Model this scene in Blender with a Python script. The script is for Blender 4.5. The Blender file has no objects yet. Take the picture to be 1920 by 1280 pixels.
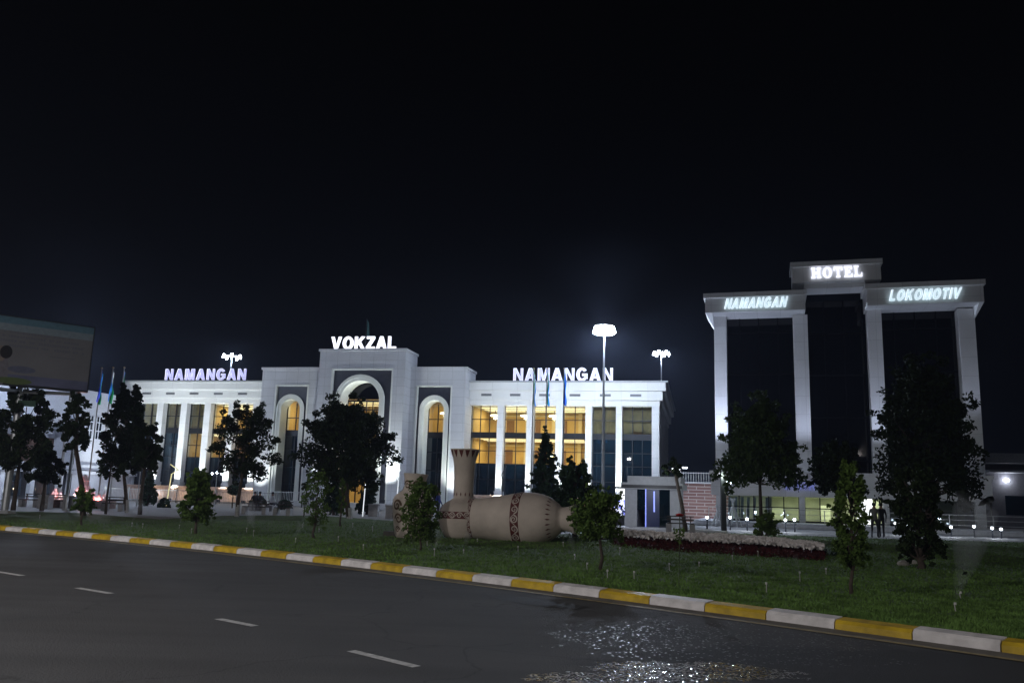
import bpy, math, random
from math import sin, cos, pi, radians, tan, atan
from mathutils import Vector, Matrix, noise as mnoise
random.seed(11)
SC = bpy.context.scene
COL = SC.collection
# ---------------------------------------------------------------- camera
F = 1600.0                     # focal length in pixels of the 1920x1280 frame
PITCH = atan(290 / F); ROLL = radians(1.72)
cam_d = bpy.data.cameras.new('camera'); CAM = bpy.data.objects.new('camera', cam_d); COL.objects.link(CAM)
cam_d.sensor_width = 36; cam_d.lens = 36 * F / 1920; cam_d.clip_end = 3000; cam_d.clip_start = .1
CM = Matrix.Translation((0, 0, 1.6)) @ Matrix.Rotation(pi / 2 + PITCH, 4, 'X') @ Matrix.Rotation(ROLL, 4, 'Z')
CAM.matrix_world = CM
SC.camera = CAM
CR = CM.to_3x3(); CP = Vector((0, 0, 1.6))
# ---------------------------------------------------------------- view, world, night fill
SC.view_settings.view_transform = 'Standard'; SC.view_settings.look = 'None'
SC.view_settings.exposure = 0; SC.view_settings.gamma = 1
SC.render.engine = 'CYCLES'
SC.cycles.use_denoising = True; SC.cycles.max_bounces = 6; SC.cycles.diffuse_bounces = 3
SC.cycles.glossy_bounces = 3; SC.cycles.transmission_bounces = 4; SC.cycles.transparent_max_bounces = 12
SC.cycles.volume_bounces = 0; SC.cycles.caustics_reflective = False; SC.cycles.caustics_refractive = False
SC.cycles.sample_clamp_indirect = 3.0; SC.cycles.use_light_tree = True
W = bpy.data.worlds.new('World'); SC.world = W; W.use_nodes = True
nt = W.node_tree; bg = nt.nodes['Background']
tc = nt.nodes.new('ShaderNodeTexCoord'); sx = nt.nodes.new('ShaderNodeSeparateXYZ'); cr = nt.nodes.new('ShaderNodeValToRGB')
nt.links.new(tc.outputs['Generated'], sx.inputs[0]); nt.links.new(sx.outputs['Z'], cr.inputs[0]); nt.links.new(cr.outputs[0], bg.inputs[0])
cr.color_ramp.elements[0].position = 0; cr.color_ramp.elements[0].color = (.0005, .0006, .0014, 1)
cr.color_ramp.elements[1].position = .5; cr.color_ramp.elements[1].color = (.0003, .0003, .0004, 1)
e = cr.color_ramp.elements.new(.2); e.color = (.0005, .0006, .001, 1)
bg.inputs[1].default_value = 1.0
sun_d = bpy.data.lights.new('night_fill', 'SUN'); sun_d.energy = .012; sun_d.angle = radians(10); sun_d.color = (.8, .88, 1)  # faint sun lamp added as fill for moon and street light
sun_o = bpy.data.objects.new('night_fill', sun_d); COL.objects.link(sun_o); sun_o.rotation_euler = (radians(35), 0, radians(-25))

# ---------------------------------------------------------------- pixel helpers
def ray(px, py):
    return CR @ Vector(((px - 960) / F, -(py - 640) / F, -1))
def at(px, py, Y):
    d = ray(px, py); return CP + d * (Y / d.y)
def gnd(px, py, z=.1):
    d = ray(px, py); return CP + d * ((z - 1.6) / d.z)
def hz(p, py):
    """height of the point seen at picture row py on the vertical line over ground point p"""
    lo, hi = -2., 60.
    for _ in range(40):
        m = (lo + hi) / 2
        q = CR.transposed() @ (Vector((p[0], p[1], m)) - CP)
        y = 640 + F * q.y / q.z * 1.0
        if y > py: lo = m
        else: hi = m
    return m
class Plane:
    """a building's local frame: x along the front, y away from the viewer, z up"""
    def __init__(s, px, py, Y, th, z0=.12):
        p = at(px, py, Y); s.o = Vector((p.x, p.y, z0)); s.th = th
        s.u = Vector((cos(th), -sin(th), 0)); s.n = Vector((sin(th), cos(th), 0))
    def P(s, px, py, off=0.):
        d = ray(px, py); t = (s.o + s.n * off - CP).dot(s.n) / d.dot(s.n)
        q = CP + d * t - s.o
        return q.dot(s.u), q.z
    def X(s, px, py, off=0.): return s.P(px, py, off)[0]
    def Z(s, px, py, off=0.): return s.P(px, py, off)[1]
    def world(s, x, y, z): return s.o + s.u * x + s.n * y + Vector((0, 0, z))

# ---------------------------------------------------------------- materials
MATS = {}
def mat(name, col, rough=.6, metal=0., var=.12, scale=6., bump=0., emis=None, es=0., trans=0., spec=.5, bscale=None, coord='Object'):
    if name in MATS: return MATS[name]
    m = bpy.data.materials.new(name); m.use_nodes = True; MATS[name] = m
    n = m.node_tree.nodes; l = m.node_tree.links; b = n['Principled BSDF']
    b.inputs['Roughness'].default_value = rough; b.inputs['Metallic'].default_value = metal
    b.inputs['Specular IOR Level'].default_value = spec
    b.inputs['Base Color'].default_value = (*col, 1)
    t = n.new('ShaderNodeTexCoord')
    if var > 0:
        nz = n.new('ShaderNodeTexNoise'); nz.inputs['Scale'].default_value = scale; nz.inputs['Detail'].default_value = 5
        l.new(t.outputs[coord], nz.inputs['Vector'])
        r = n.new('ShaderNodeValToRGB'); l.new(nz.outputs['Fac'], r.inputs[0])
        r.color_ramp.elements[0].position = .3; r.color_ramp.elements[1].position = .7
        r.color_ramp.elements[0].color = (*[c * (1 - var) for c in col], 1)
        r.color_ramp.elements[1].color = (*[min(1, c * (1 + var)) for c in col], 1)
        l.new(r.outputs[0], b.inputs['Base Color'])
    if bump > 0:
        nb = n.new('ShaderNodeTexNoise'); nb.inputs['Scale'].default_value = bscale or scale * 6; nb.inputs['Detail'].default_value = 4
        l.new(t.outputs[coord], nb.inputs['Vector'])
        bp = n.new('ShaderNodeBump'); bp.inputs['Strength'].default_value = bump; bp.inputs['Distance'].default_value = .02
        l.new(nb.outputs['Fac'], bp.inputs['Height']); l.new(bp.outputs[0], b.inputs['Normal'])
    if emis:
        b.inputs['Emission Color'].default_value = (*emis, 1); b.inputs['Emission Strength'].default_value = es
    return m
def emit(name, col, s):
    m = mat(name, (.8, .8, .8), .5, var=0, emis=col, es=s); return m
def glassmat(name, tint, refl=.10, rough=.02):
    m = bpy.data.materials.new(name); m.use_nodes = True; MATS[name] = m
    n = m.node_tree.nodes; l = m.node_tree.links; n.remove(n['Principled BSDF'])
    tr = n.new('ShaderNodeBsdfTransparent'); tr.inputs[0].default_value = (*tint, 1)
    gl = n.new('ShaderNodeBsdfGlossy'); gl.inputs['Roughness'].default_value = rough; gl.inputs['Color'].default_value = (.8, .9, 1, 1)
    lw = n.new('ShaderNodeLayerWeight'); lw.inputs[0].default_value = .35
    mr = n.new('ShaderNodeMapRange'); mr.inputs['To Min'].default_value = refl; mr.inputs['To Max'].default_value = .8
    mx = n.new('ShaderNodeMixShader')
    l.new(lw.outputs['Fresnel'], mr.inputs[0]); l.new(mr.outputs[0], mx.inputs[0])
    l.new(tr.outputs[0], mx.inputs[1]); l.new(gl.outputs[0], mx.inputs[2]); l.new(mx.outputs[0], n['Material Output'].inputs[0])
    return m
def leafmat(name, col, var=.45):
    m = mat(name, col, .65, var=var, scale=2.2, spec=.12)
    return m
M_white = mat('white_render', (.74, .75, .76), .7, var=.05, scale=.8, bump=.05, bscale=25)
M_block = mat('grey_white_panels', (.56, .57, .6), .6, var=.05, scale=.6, bump=.05, bscale=20)
M_cornice = mat('cornice_render', (.76, .77, .76), .65, var=.04, scale=.5)
M_panel = mat('blue_grey_cladding', (.03, .033, .048), .5, var=.15, scale=3, bump=.1)
M_arch = mat('arch_stone', (.72, .74, .7), .6, var=.05, scale=1)
M_pink = mat('pink_granite', (.5, .36, .29), .45, var=.2, scale=5)
M_mull = mat('dark_bronze_metal', (.02, .022, .026), .4, .6, var=0)
M_tealglass = mat('dark_teal_glass', (.004, .012, .02), .012, 0, var=.5, scale=.35, spec=.8)
M_blackglass = mat('black_blue_glass', (.001, .001, .002), .05, 0, var=0, spec=.3)
M_clear = glassmat('lit_glass', (.72, .8, .78), .07)
M_cream = mat('cream_interior', (.62, .46, .2), .8, var=.12, scale=.7)
M_ceil = mat('interior_ceiling', (.7, .62, .42), .8, var=.05)
M_blind = mat('brown_blind', (.34, .24, .11), .8, var=.3, scale=1.5)
M_pole = mat('galvanised_pole', (.42, .44, .46), .45, .6, var=.1)
M_darkpole = mat('dark_pole', (.03, .035, .045), .5, .3, var=.1)
M_conc = mat('concrete', (.34, .34, .35), .85, var=.18, scale=3, bump=.2)
M_led = emit('lamp_diffuser', (.86, .91, 1), 40)
M_ledsoft = emit('small_lamp_diffuser', (.8, .9, 1), 9)
M_warm = emit('warm_lamp_diffuser', (1, .8, .45), 2.4)
M_yellowled = emit('yellow_led_strip', (1, .87, .35), .9)
M_whiteled = emit('white_led_strip', (.9, .95, 1), 1.0)
M_letter = emit('white_letter_tube', (.86, .86, 1), 1.05)
M_letface = emit('blue_letter_face', (.4, .4, 1), .68)
M_letface2 = emit('pale_letter_face', (.62, .86, .95), .85)
M_letbright = emit('bright_letter_face', (.85, .87, 1), 1.3)
M_fol = leafmat('dark_foliage', (.018, .031, .01))
M_folg = leafmat('green_foliage', (.07, .12, .026))
M_conif = leafmat('conifer_foliage', (.028, .055, .032))
M_bark = mat('bark', (.06, .045, .035), .9, var=.3, scale=9, bump=.4)
M_limed = mat('limed_bark', (.4, .4, .4), .9, var=.2)
M_drop = mat('water_droplets', (.85, .88, .92), .2, var=0)

def seams(m, w, h, dark=.72, rot=True):
    n = m.node_tree.nodes; l = m.node_tree.links; b = n['Principled BSDF']; t = n.new('ShaderNodeTexCoord'); mp = n.new('ShaderNodeMapping'); mp.inputs['Rotation'].default_value = (pi / 2, 0, 0)
    l.new(t.outputs['Object'], mp.inputs[0]); br = n.new('ShaderNodeTexBrick'); l.new(mp.outputs[0], br.inputs[0]); br.offset = 0
    br.inputs['Color1'].default_value = (1, 1, 1, 1); br.inputs['Color2'].default_value = (.93, .93, .93, 1); br.inputs['Mortar'].default_value = (dark, dark, dark, 1)
    br.inputs['Scale'].default_value = 1; br.inputs['Brick Width'].default_value = w; br.inputs['Row Height'].default_value = h; br.inputs['Mortar Size'].default_value = .018
    src = b.inputs['Base Color'].links[0].from_socket; mx = n.new('ShaderNodeMix'); mx.data_type = 'RGBA'; mx.blend_type = 'MULTIPLY'; mx.inputs[0].default_value = 1
    l.new(src, mx.inputs[6]); l.new(br.outputs['Color'], mx.inputs[7]); l.new(mx.outputs[2], b.inputs['Base Color'])
seams(M_block, 1.2, .8); seams(M_white, 1.6, 1.3, .8); seams(M_cornice, 2.4, 3, .8)
# ---------------------------------------------------------------- mesh builder
class MB:
    def __init__(s): s.v = []; s.f = []; s.mi = []
    def add(s, vs, fs, mi=0):
        o = len(s.v); s.v += [tuple(v) for v in vs]; s.f += [tuple(i + o for i in f) for f in fs]; s.mi += [mi] * len(fs); return s
    def box(s, x0, x1, y0, y1, z0, z1, mi=0, M=None):
        v = [Vector(p) for p in ((x0,y0,z0),(x1,y0,z0),(x1,y1,z0),(x0,y1,z0),(x0,y0,z1),(x1,y0,z1),(x1,y1,z1),(x0,y1,z1))]
        if M: v = [M @ p for p in v]
        return s.add(v, [(0,3,2,1),(4,5,6,7),(0,1,5,4),(1,2,6,5),(2,3,7,6),(3,0,4,7)], mi)
    def tube(s, pts, rad, n=8, mi=0, cap=True):
        pts = [Vector(p) for p in pts]
        if not isinstance(rad, (list, tuple)): rad = [rad] * len(pts)
        rings = []
        for i, p in enumerate(pts):
            d = (pts[min(i + 1, len(pts) - 1)] - pts[max(i - 1, 0)]).normalized()
            a = Vector((1, 0, 0)) if abs(d.x) < .8 else Vector((0, 0, 1))
            x = d.cross(a).normalized(); y = d.cross(x)
            rings.append([p + (x * cos(2 * pi * k / n) + y * sin(2 * pi * k / n)) * rad[i] for k in range(n)])
        vs = [q for r in rings for q in r]; fs = []
        for i in range(len(pts) - 1):
            for k in range(n):
                fs.append((i*n+k, i*n+(k+1) % n, (i+1)*n+(k+1) % n, (i+1)*n+k))
        if cap: fs += [tuple(range(n)), tuple(range((len(pts)-1)*n, len(pts)*n))[::-1]]
        return s.add(vs, fs, mi)
    def lathe(s, prof, n=24, M=None, mi=0, mif=None):
        vs = []; 
        for r, z in prof:
            for k in range(n):
                p = Vector((r * cos(2*pi*k/n), r * sin(2*pi*k/n), z)); vs.append(M @ p if M else p)
        o = len(s.v); s.v += [tuple(v) for v in vs]
        for i in range(len(prof) - 1):
            for k in range(n):
                s.f.append((o+i*n+k, o+i*n+(k+1) % n, o+(i+1)*n+(k+1) % n, o+(i+1)*n+k)); s.mi.append(mif(i) if mif else mi)
        return s
    def prism(s, poly, y0, y1, mi=0, axis='y'):
        n = len(poly)
        if axis == 'y': vs = [(x, y0, z) for x, z in poly] + [(x, y1, z) for x, z in poly]
        else: vs = [(x, y, y0) for x, y in poly] + [(x, y, y1) for x, y in poly]
        return s.add(vs, [tuple(range(n)), tuple(range(n, 2*n))[::-1]] + [(i, i+n, (i+1) % n + n, (i+1) % n) for i in range(n)], mi)
    def build(s, name, m, parent=None, loc=None, smooth=False, M=None):
        me = bpy.data.meshes.new(name)
        vs = [tuple(M @ Vector(v)) for v in s.v] if M else s.v
        me.from_pydata(vs, [], s.f)
        ms = m if isinstance(m, (list, tuple)) else [m]
        for k in ms: me.materials.append(k)
        if len(ms) > 1: me.polygons.foreach_set('material_index', s.mi)
        if smooth: me.polygons.foreach_set('use_smooth', [True] * len(s.f))
        me.update()
        import bmesh
        if len(s.f) < 20000:
            bm = bmesh.new(); bm.from_mesh(me); bmesh.ops.recalc_face_normals(bm, faces=bm.faces); bm.to_mesh(me); bm.free()
        o = bpy.data.objects.new(name, me); COL.objects.link(o)
        if parent: o.parent = parent
        if loc is not None: o.location = loc
        return o
def tag(o, label=None, cat=None, group=None, kind=None):
    if label: o['label'] = label
    if cat: o['category'] = cat
    if group: o['group'] = group
    if kind: o['kind'] = kind
    return o
def thing(name, label, cat, loc=(0, 0, 0), rz=0., group=None):
    o = bpy.data.objects.new(name, None); COL.objects.link(o); o.location = loc; o.rotation_euler = (0, 0, rz)
    o.empty_display_size = .2
    return tag(o, label, cat, group)
def copy_tree(o, parent=None):
    c = o.copy(); COL.objects.link(c)
    if parent: c.parent = parent
    for ch in [x for x in SC.objects if x.parent == o]: copy_tree(ch, c)
    return c
def light(kind, name, loc, energy, col=(1, 1, 1), parent=None, size=.3, target=None, spot=90, blend=.6, sy=None):
    d = bpy.data.lights.new(name, kind); d.energy = energy; d.color = col
    if kind == 'AREA': d.size = size; 
    if kind == 'AREA' and sy: d.shape = 'RECTANGLE'; d.size_y = sy
    if kind in ('POINT', 'SPOT'): d.shadow_soft_size = size
    if kind == 'SPOT': d.spot_size = radians(spot); d.spot_blend = blend
    o = bpy.data.objects.new(name, d); COL.objects.link(o)
    if parent: o.parent = parent
    o.location = loc
    if target is not None:
        o.rotation_euler = (Vector(target) - Vector(loc)).to_track_quat('-Z', 'Y').to_euler()
    return o

# ================================================================= GROUND, ROAD, KERB, LAWN
KB = [(0,995),(207,1009),(387,1033),(577,1055),(684,1065),(797,1079),(939,1096),(1099,1115),(1196,1129),(1414,1159),(1539,1174),(1695,1198),(1852,1219),(1920,1229)]
kb = [gnd(x, y, 0).xy for x, y in KB]
# a smooth line through the measured points (quadratic fit along the chord)
def smooth_line(pts, ext0, ext1, step=.25):
    a, b = pts[0], pts[-1]; d = (b - a).normalized(); nn = Vector((-d.y, d.x))
    T = [(p - a).dot(d) for p in pts]; S = [(p - a).dot(nn) for p in pts]
    # least squares cubic
    import numpy as np
    c = np.polyfit(T, S, 2)
    L = T[-1]; out = []; t = -ext0
    while t <= L + ext1:
        out.append(a + d * t + nn * float(np.polyval(c, t))); t += step
    return out
kline = smooth_line(kb, 30, 30)
def offs(line, k):
    out = []
    for i, p in enumerate(line):
        d = (line[min(i+1, len(line)-1)] - line[max(i-1, 0)]).normalized()
        out.append(p + Vector((-d.y, d.x)) * k)
    return out       # k>0 towards the lawn
def ribbon(name, line, k0, k1, z, m, zs=None):
    A = offs(line, k0); B = offs(line, k1); mb = MB(); n = len(line)
    mb.add([(p.x, p.y, z) for p in A] + [(p.x, p.y, z if zs is None else zs) for p in B], [(i, i+1, n+i+1, n+i) for i in range(n-1)])
    return mb.build(name, m)
g = MB().add([(-900, -300, -.03), (900, -300, -.03), (900, 1500, -.03), (-900, 1500, -.03)], [(0, 1, 2, 3)]).build('ground', mat('dark_soil', (.05, .05, .048), .9, var=.2, scale=.5)); tag(g, kind='structure')
# asphalt with a wet patch that mirrors the mast lamps
ma = bpy.data.materials.new('asphalt'); ma.use_nodes = True; n = ma.node_tree.nodes; l = ma.node_tree.links; b = n['Principled BSDF']
t = n.new('ShaderNodeTexCoord')
def NZ(scale, det=4, rough=.5):
    q = n.new('ShaderNodeTexNoise'); q.inputs['Scale'].default_value = scale; q.inputs['Detail'].default_value = det; q.inputs['Roughness'].default_value = rough
    l.new(t.outputs['Object'], q.inputs['Vector']); return q
def RAMP(src, a, b_, ca, cb):
    r = n.new('ShaderNodeValToRGB'); l.new(src, r.inputs[0]); r.color_ramp.elements[0].position = a; r.color_ramp.elements[1].position = b_
    r.color_ramp.elements[0].color = (*ca, 1); r.color_ramp.elements[1].color = (*cb, 1); return r
def MATH(op, a, b_=None, c=None):
    q = n.new('ShaderNodeMath'); q.operation = op
    for i, v in enumerate((a, b_, c)):
        if v is None: continue
        if isinstance(v, (int, float)): q.inputs[i].default_value = v
        else: l.new(v, q.inputs[i])
    return q.outputs[0]
big = NZ(.35, 5); fine = NZ(160, 2)
colr = RAMP(big.outputs['Fac'], .3, .7, (.036, .037, .039), (.06, .06, .062))
spk = RAMP(fine.outputs['Fac'], .35, .75, (.6, .6, .6), (1.6, 1.6, 1.6))
mul = n.new('ShaderNodeMix'); mul.data_type = 'RGBA'; mul.blend_type = 'MULTIPLY'; mul.inputs[0].default_value = 1
l.new(colr.outputs[0], mul.inputs[6]); l.new(spk.outputs[0], mul.inputs[7])
dsn = NZ(1.2, 4); vadd = n.new('ShaderNodeVectorMath'); vadd.operation = 'ADD'; l.new(t.outputs['Object'], vadd.inputs[0]); vsc = n.new('ShaderNodeVectorMath'); vsc.operation = 'SCALE'; vsc.inputs['Scale'].default_value = 1.1; l.new(dsn.outputs['Color'], vsc.inputs[0]); l.new(vsc.outputs[0], vadd.inputs[1])
vcr = n.new('ShaderNodeTexVoronoi'); vcr.feature = 'DISTANCE_TO_EDGE'; vcr.inputs['Scale'].default_value = .3; l.new(vadd.outputs[0], vcr.inputs['Vector'])
crk = RAMP(vcr.outputs['Distance'], .0, .006, (.45, .45, .45), (1, 1, 1))
mpr = n.new('ShaderNodeMapping'); mpr.inputs['Rotation'].default_value = (0, 0, radians(40)); mpr.inputs['Scale'].default_value = (.06, 1.1, 1); l.new(t.outputs['Object'], mpr.inputs[0])
wn = n.new('ShaderNodeTexNoise'); wn.inputs['Scale'].default_value = 1; wn.inputs['Detail'].default_value = 3; l.new(mpr.outputs[0], wn.inputs['Vector']); wr = RAMP(wn.outputs['Fac'], .35, .65, (.8, .8, .8), (1.18, 1.18, 1.2))
for q_ in (crk, wr):
    m2 = n.new('ShaderNodeMix'); m2.data_type = 'RGBA'; m2.blend_type = 'MULTIPLY'; m2.inputs[0].default_value = 1; l.new(mul.outputs[2], m2.inputs[6]); l.new(q_.outputs[0], m2.inputs[7]); mul = m2
def blob(px, py, rx, ry):
    c = gnd(px, py, 0); q = n.new('ShaderNodeVectorMath'); q.operation = 'SUBTRACT'; l.new(t.outputs['Object'], q.inputs[0]); q.inputs[1].default_value = (c.x, c.y, 0)
    s_ = n.new('ShaderNodeSeparateXYZ'); l.new(q.outputs[0], s_.inputs[0])
    dx = MATH('DIVIDE', s_.outputs[0], rx); dy = MATH('DIVIDE', s_.outputs[1], ry)
    d2 = MATH('ADD', MATH('MULTIPLY', dx, dx), MATH('MULTIPLY', dy, dy))
    return MATH('SUBTRACT', 1, MATH('SQRT', d2))
w1 = MATH('MAXIMUM', blob(1180, 1276, 1.0, .42), blob(1300, 1256, 1.1, .5)); w2 = blob(130, 1045, 3.0, 2.0); w3 = blob(1700, 1250, 3.4, 1.5)
edge = NZ(1.3, 5, .6)
wet = MATH('MAXIMUM', w1, -1)
wet = MATH('ADD', wet, MATH('MULTIPLY', MATH('SUBTRACT', edge.outputs['Fac'], .5), 1.6))
spr = MATH('MULTIPLY', MATH('GREATER_THAN', MATH('ADD', blob(1340, 1200, 1.9, 1.5), MATH('MULTIPLY', MATH('SUBTRACT', NZ(2.2, 4).outputs['Fac'], .5), 1.5)), 0), .62)
wetm = n.new('ShaderNodeMapRange'); wetm.inputs['From Min'].default_value = .1; wetm.inputs['From Max'].default_value = .45; l.new(wet, wetm.inputs[0])
rr = MATH('SUBTRACT', .82, MATH('MULTIPLY', wetm.outputs[0], .72)); l.new(rr, b.inputs['Roughness'])
dk = n.new('ShaderNodeMix'); dk.data_type = 'RGBA'; l.new(MATH('MAXIMUM', MATH('MULTIPLY', wetm.outputs[0], .5), MATH('MINIMUM', .75, MATH('MAXIMUM', 0, MATH('MULTIPLY', MATH('ADD', w3, MATH('MULTIPLY', MATH('SUBTRACT', edge.outputs['Fac'], .5), 1.2)), 2.0)))), dk.inputs[0]); l.new(mul.outputs[2], dk.inputs[6]); dk.inputs[7].default_value = (.008, .009, .012, 1)
l.new(dk.outputs[2], b.inputs['Base Color'])
bp = n.new('ShaderNodeBump'); bp.inputs['Strength'].default_value = .8; bp.inputs['Distance'].default_value = .02
grit = NZ(34, 3, .7); l.new(grit.outputs['Fac'], bp.inputs['Height'])
vo = n.new('ShaderNodeTexVoronoi'); vo.inputs['Scale'].default_value = 52; l.new(t.outputs['Object'], vo.inputs['Vector'])
sc_ = n.new('ShaderNodeSeparateColor'); l.new(vo.outputs['Color'], sc_.inputs[0]); cellw = MATH('MULTIPLY', MATH('GREATER_THAN', sc_.outputs[2], .955), MATH('GREATER_THAN', spr, .1))
cresc = MATH('MULTIPLY', MATH('GREATER_THAN', MATH('ADD', w1, MATH('MULTIPLY', MATH('SUBTRACT', NZ(5, 5, .7).outputs['Fac'], .5), 1.6)), .12), MATH('GREATER_THAN', sc_.outputs[1], .5))
l.new(MATH('MAXIMUM', MATH('MULTIPLY', cresc, .6), MATH('MULTIPLY', cellw, .36)), wetm.inputs[0])
v1 = n.new('ShaderNodeVectorMath'); v1.operation = 'SUBTRACT'; l.new(vo.outputs['Color'], v1.inputs[0]); v1.inputs[1].default_value = (.5, .5, .5)
v2 = n.new('ShaderNodeVectorMath'); v2.operation = 'SCALE'; l.new(v1.outputs[0], v2.inputs[0]); v2.inputs['Scale'].default_value = .26
v3 = n.new('ShaderNodeVectorMath'); v3.operation = 'ADD'; l.new(v2.outputs[0], v3.inputs[0]); v3.inputs[1].default_value = (0, 0, 1)
v4 = n.new('ShaderNodeVectorMath'); v4.operation = 'NORMALIZE'; l.new(v3.outputs[0], v4.inputs[0])
mxn = n.new('ShaderNodeMix'); mxn.data_type = 'VECTOR'; l.new(MATH('GREATER_THAN', wetm.outputs[0], .1), mxn.inputs[0]); l.new(bp.outputs[0], mxn.inputs[4]); l.new(v4.outputs[0], mxn.inputs[5])
l.new(mxn.outputs[1], b.inputs['Normal'])
tag(ribbon('road', kline, 0, -17, 0, ma), kind='structure')
tag(ribbon('gutter', kline, 0, -.38, .004, mat('gutter_concrete', (.12, .11, .095), .9, var=.3, scale=4)), kind='structure')
M_mark = mat('worn_white_paint', (.42, .42, .42), .7, var=.35, scale=14)
M_ymark = mat('worn_yellow_paint', (.26, .2, .09), .7, var=.4, scale=10)
tag(ribbon('edge_line', kline, -.38, -.5, .008, M_ymark), kind='structure')
dm = MB()
for (xa, ya, xb, yb) in ((-80,1060,42,1079),(145,1102,208,1112.5),(409,1160,478,1173.5),(658,1220,781,1250),(1010,1312,1210,1366)):
    p, q = gnd(xa, ya, 0).xy, gnd(xb, yb, 0).xy; d = (q - p).normalized(); s = Vector((-d.y, d.x)) * .055
    dm.add([(v.x, v.y, .006) for v in (p - s, q - s, q + s, p + s)], [(0, 1, 2, 3)])
tag(dm.build('road_markings', M_mark), kind='structure')
# darker tarred repair by the kerb
pm = MB(); pp = [gnd(x, y, 0) for x, y in ((900,1114),(985,1120),(1105,1137),(1080,1142),(985,1133),(930,1122))]
pm.add([(v.x, v.y, .005) for v in pp], [tuple(range(6))]); tag(pm.build('road_patch', mat('fresh_tar', (.015, .015, .016), .8, var=.2)), kind='structure')
# kerb: 1 m blocks painted in turn
M_ky = mat('yellow_kerb_paint', (.46, .31, .015), .55, var=.28, scale=5, bump=.15)
M_kw = mat('white_kerb_paint', (.62, .6, .6), .55, var=.2, scale=5, bump=.15)
km = MB(); A = [offs(kline, k) for k in (0, .005, .045, .26, .27)]; Zk = (-.02, .085, .125, .145, .0)
# resample by arc length in 0.92 m blocks
blocks = []; acc = 0; start = 0
ref = kline; i0 = min(range(len(ref)), key=lambda i: (ref[i] - gnd(1695, 1198, 0).xy).length)
cum = [0]
for i in range(1, len(ref)): cum.append(cum[-1] + (ref[i] - ref[i-1]).length)
def lerp_line(L, s):
    s = max(0, min(s, cum[-1] - 1e-3))
    import bisect
    i = max(1, bisect.bisect_right(cum, s)); i = min(i, len(L) - 1); f = (s - cum[i-1]) / (cum[i] - cum[i-1]); return L[i-1].lerp(L[i], f)
BL = 1.0; s0 = cum[i0]
k = -int(s0 / BL)
while s0 + (k + 1) * BL < cum[-1]:
    a = s0 + k * BL + .008; c = a + BL - .016
    jz = random.uniform(-.006, .006); jl = random.uniform(-.008, .008)
    ring = []
    for s in (a, (a + c) / 2, c):
        ring.append([(*(lerp_line(A[j], s)), Zk[j] + (jz if 0 < j < 4 else 0)) for j in range(5)])
    vs = [v for r in ring for v in r]; fs = []
    for r in range(2):
        for j in range(4): fs.append((r*5+j, r*5+j+1, (r+1)*5+j+1, (r+1)*5+j))
    fs += [(0, 1, 2, 3, 4), (14, 13, 12, 11, 10)]
    km.add(vs, fs, 0 if k % 2 == 0 else 1); k += 1
tag(km.build('kerb', [M_kw, M_ky]), kind='structure')
# lawn: polygon from the kerb to the plaza, z .1
rear = [gnd(x, y, .1).xy for x, y in ((-700,960),(-200,958),(0,957),(150,961),(300,973),(420,966),(600,966),(740,976),(860,988),(1000,1000),(1165,1001),(1330,998),(1430,1001),(1650,1009),(1800,1013),(1920,1016),(2400,1030))]
front = offs(kline, .265)
ml = bpy.data.materials.new('lawn_grass'); ml.use_nodes = True; n = ml.node_tree.nodes; l = ml.node_tree.links; b = n['Principled BSDF']
t = n.new('ShaderNodeTexCoord'); a1 = NZ(.5, 5, .6); a2 = NZ(22, 4, .7)
c1 = RAMP(a1.outputs['Fac'], .3, .7, (.06, .11, .03), (.1, .165, .045)); c2 = RAMP(a2.outputs['Fac'], .3, .75, (.5, .5, .5), (1.5, 1.5, 1.4))
mm = n.new('ShaderNodeMix'); mm.data_type = 'RGBA'; mm.blend_type = 'MULTIPLY'; mm.inputs[0].default_value = 1
l.new(c1.outputs[0], mm.inputs[6]); l.new(c2.outputs[0], mm.inputs[7]); l.new(mm.outputs[2], b.inputs['Base Color']); b.inputs['Roughness'].default_value = .9
bp = n.new('ShaderNodeBump'); bp.inputs['Strength'].default_value = .8; bp.inputs['Distance'].default_value = .05; l.new(a2.outputs['Fac'], bp.inputs['Height']); l.new(bp.outputs[0], b.inputs['Normal'])
poly = [(p.x, p.y) for p in front[::4]] + [(p.x, p.y) for p in rear[::-1]]
import bmesh
from mathutils.geometry import tessellate_polygon
tri = tessellate_polygon([[Vector((x, y, 0)) for x, y in poly]])
lm = MB(); lm.add([(x, y, .1) for x, y in poly], [tuple(f) for f in tri]); tag(lm.build('lawn', ml), kind='structure')
# paved plaza behind (below the lawn sheet)
M_pave = mat('plaza_paving', (.3, .3, .31), .75, var=.12, scale=1.2, bump=.1)
back = offs(kline, .3)
pz = MB(); pl = [(p.x, p.y) for p in back[::8]] + [(160, 20), (160, 170), (-170, 170), (-170, 60)]
tri = tessellate_polygon([[Vector((x, y, 0)) for x, y in pl]]); pz.add([(x, y, .092) for x, y in pl], [tuple(f) for f in tri]); tag(pz.build('plaza', M_pave), kind='structure')
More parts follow.
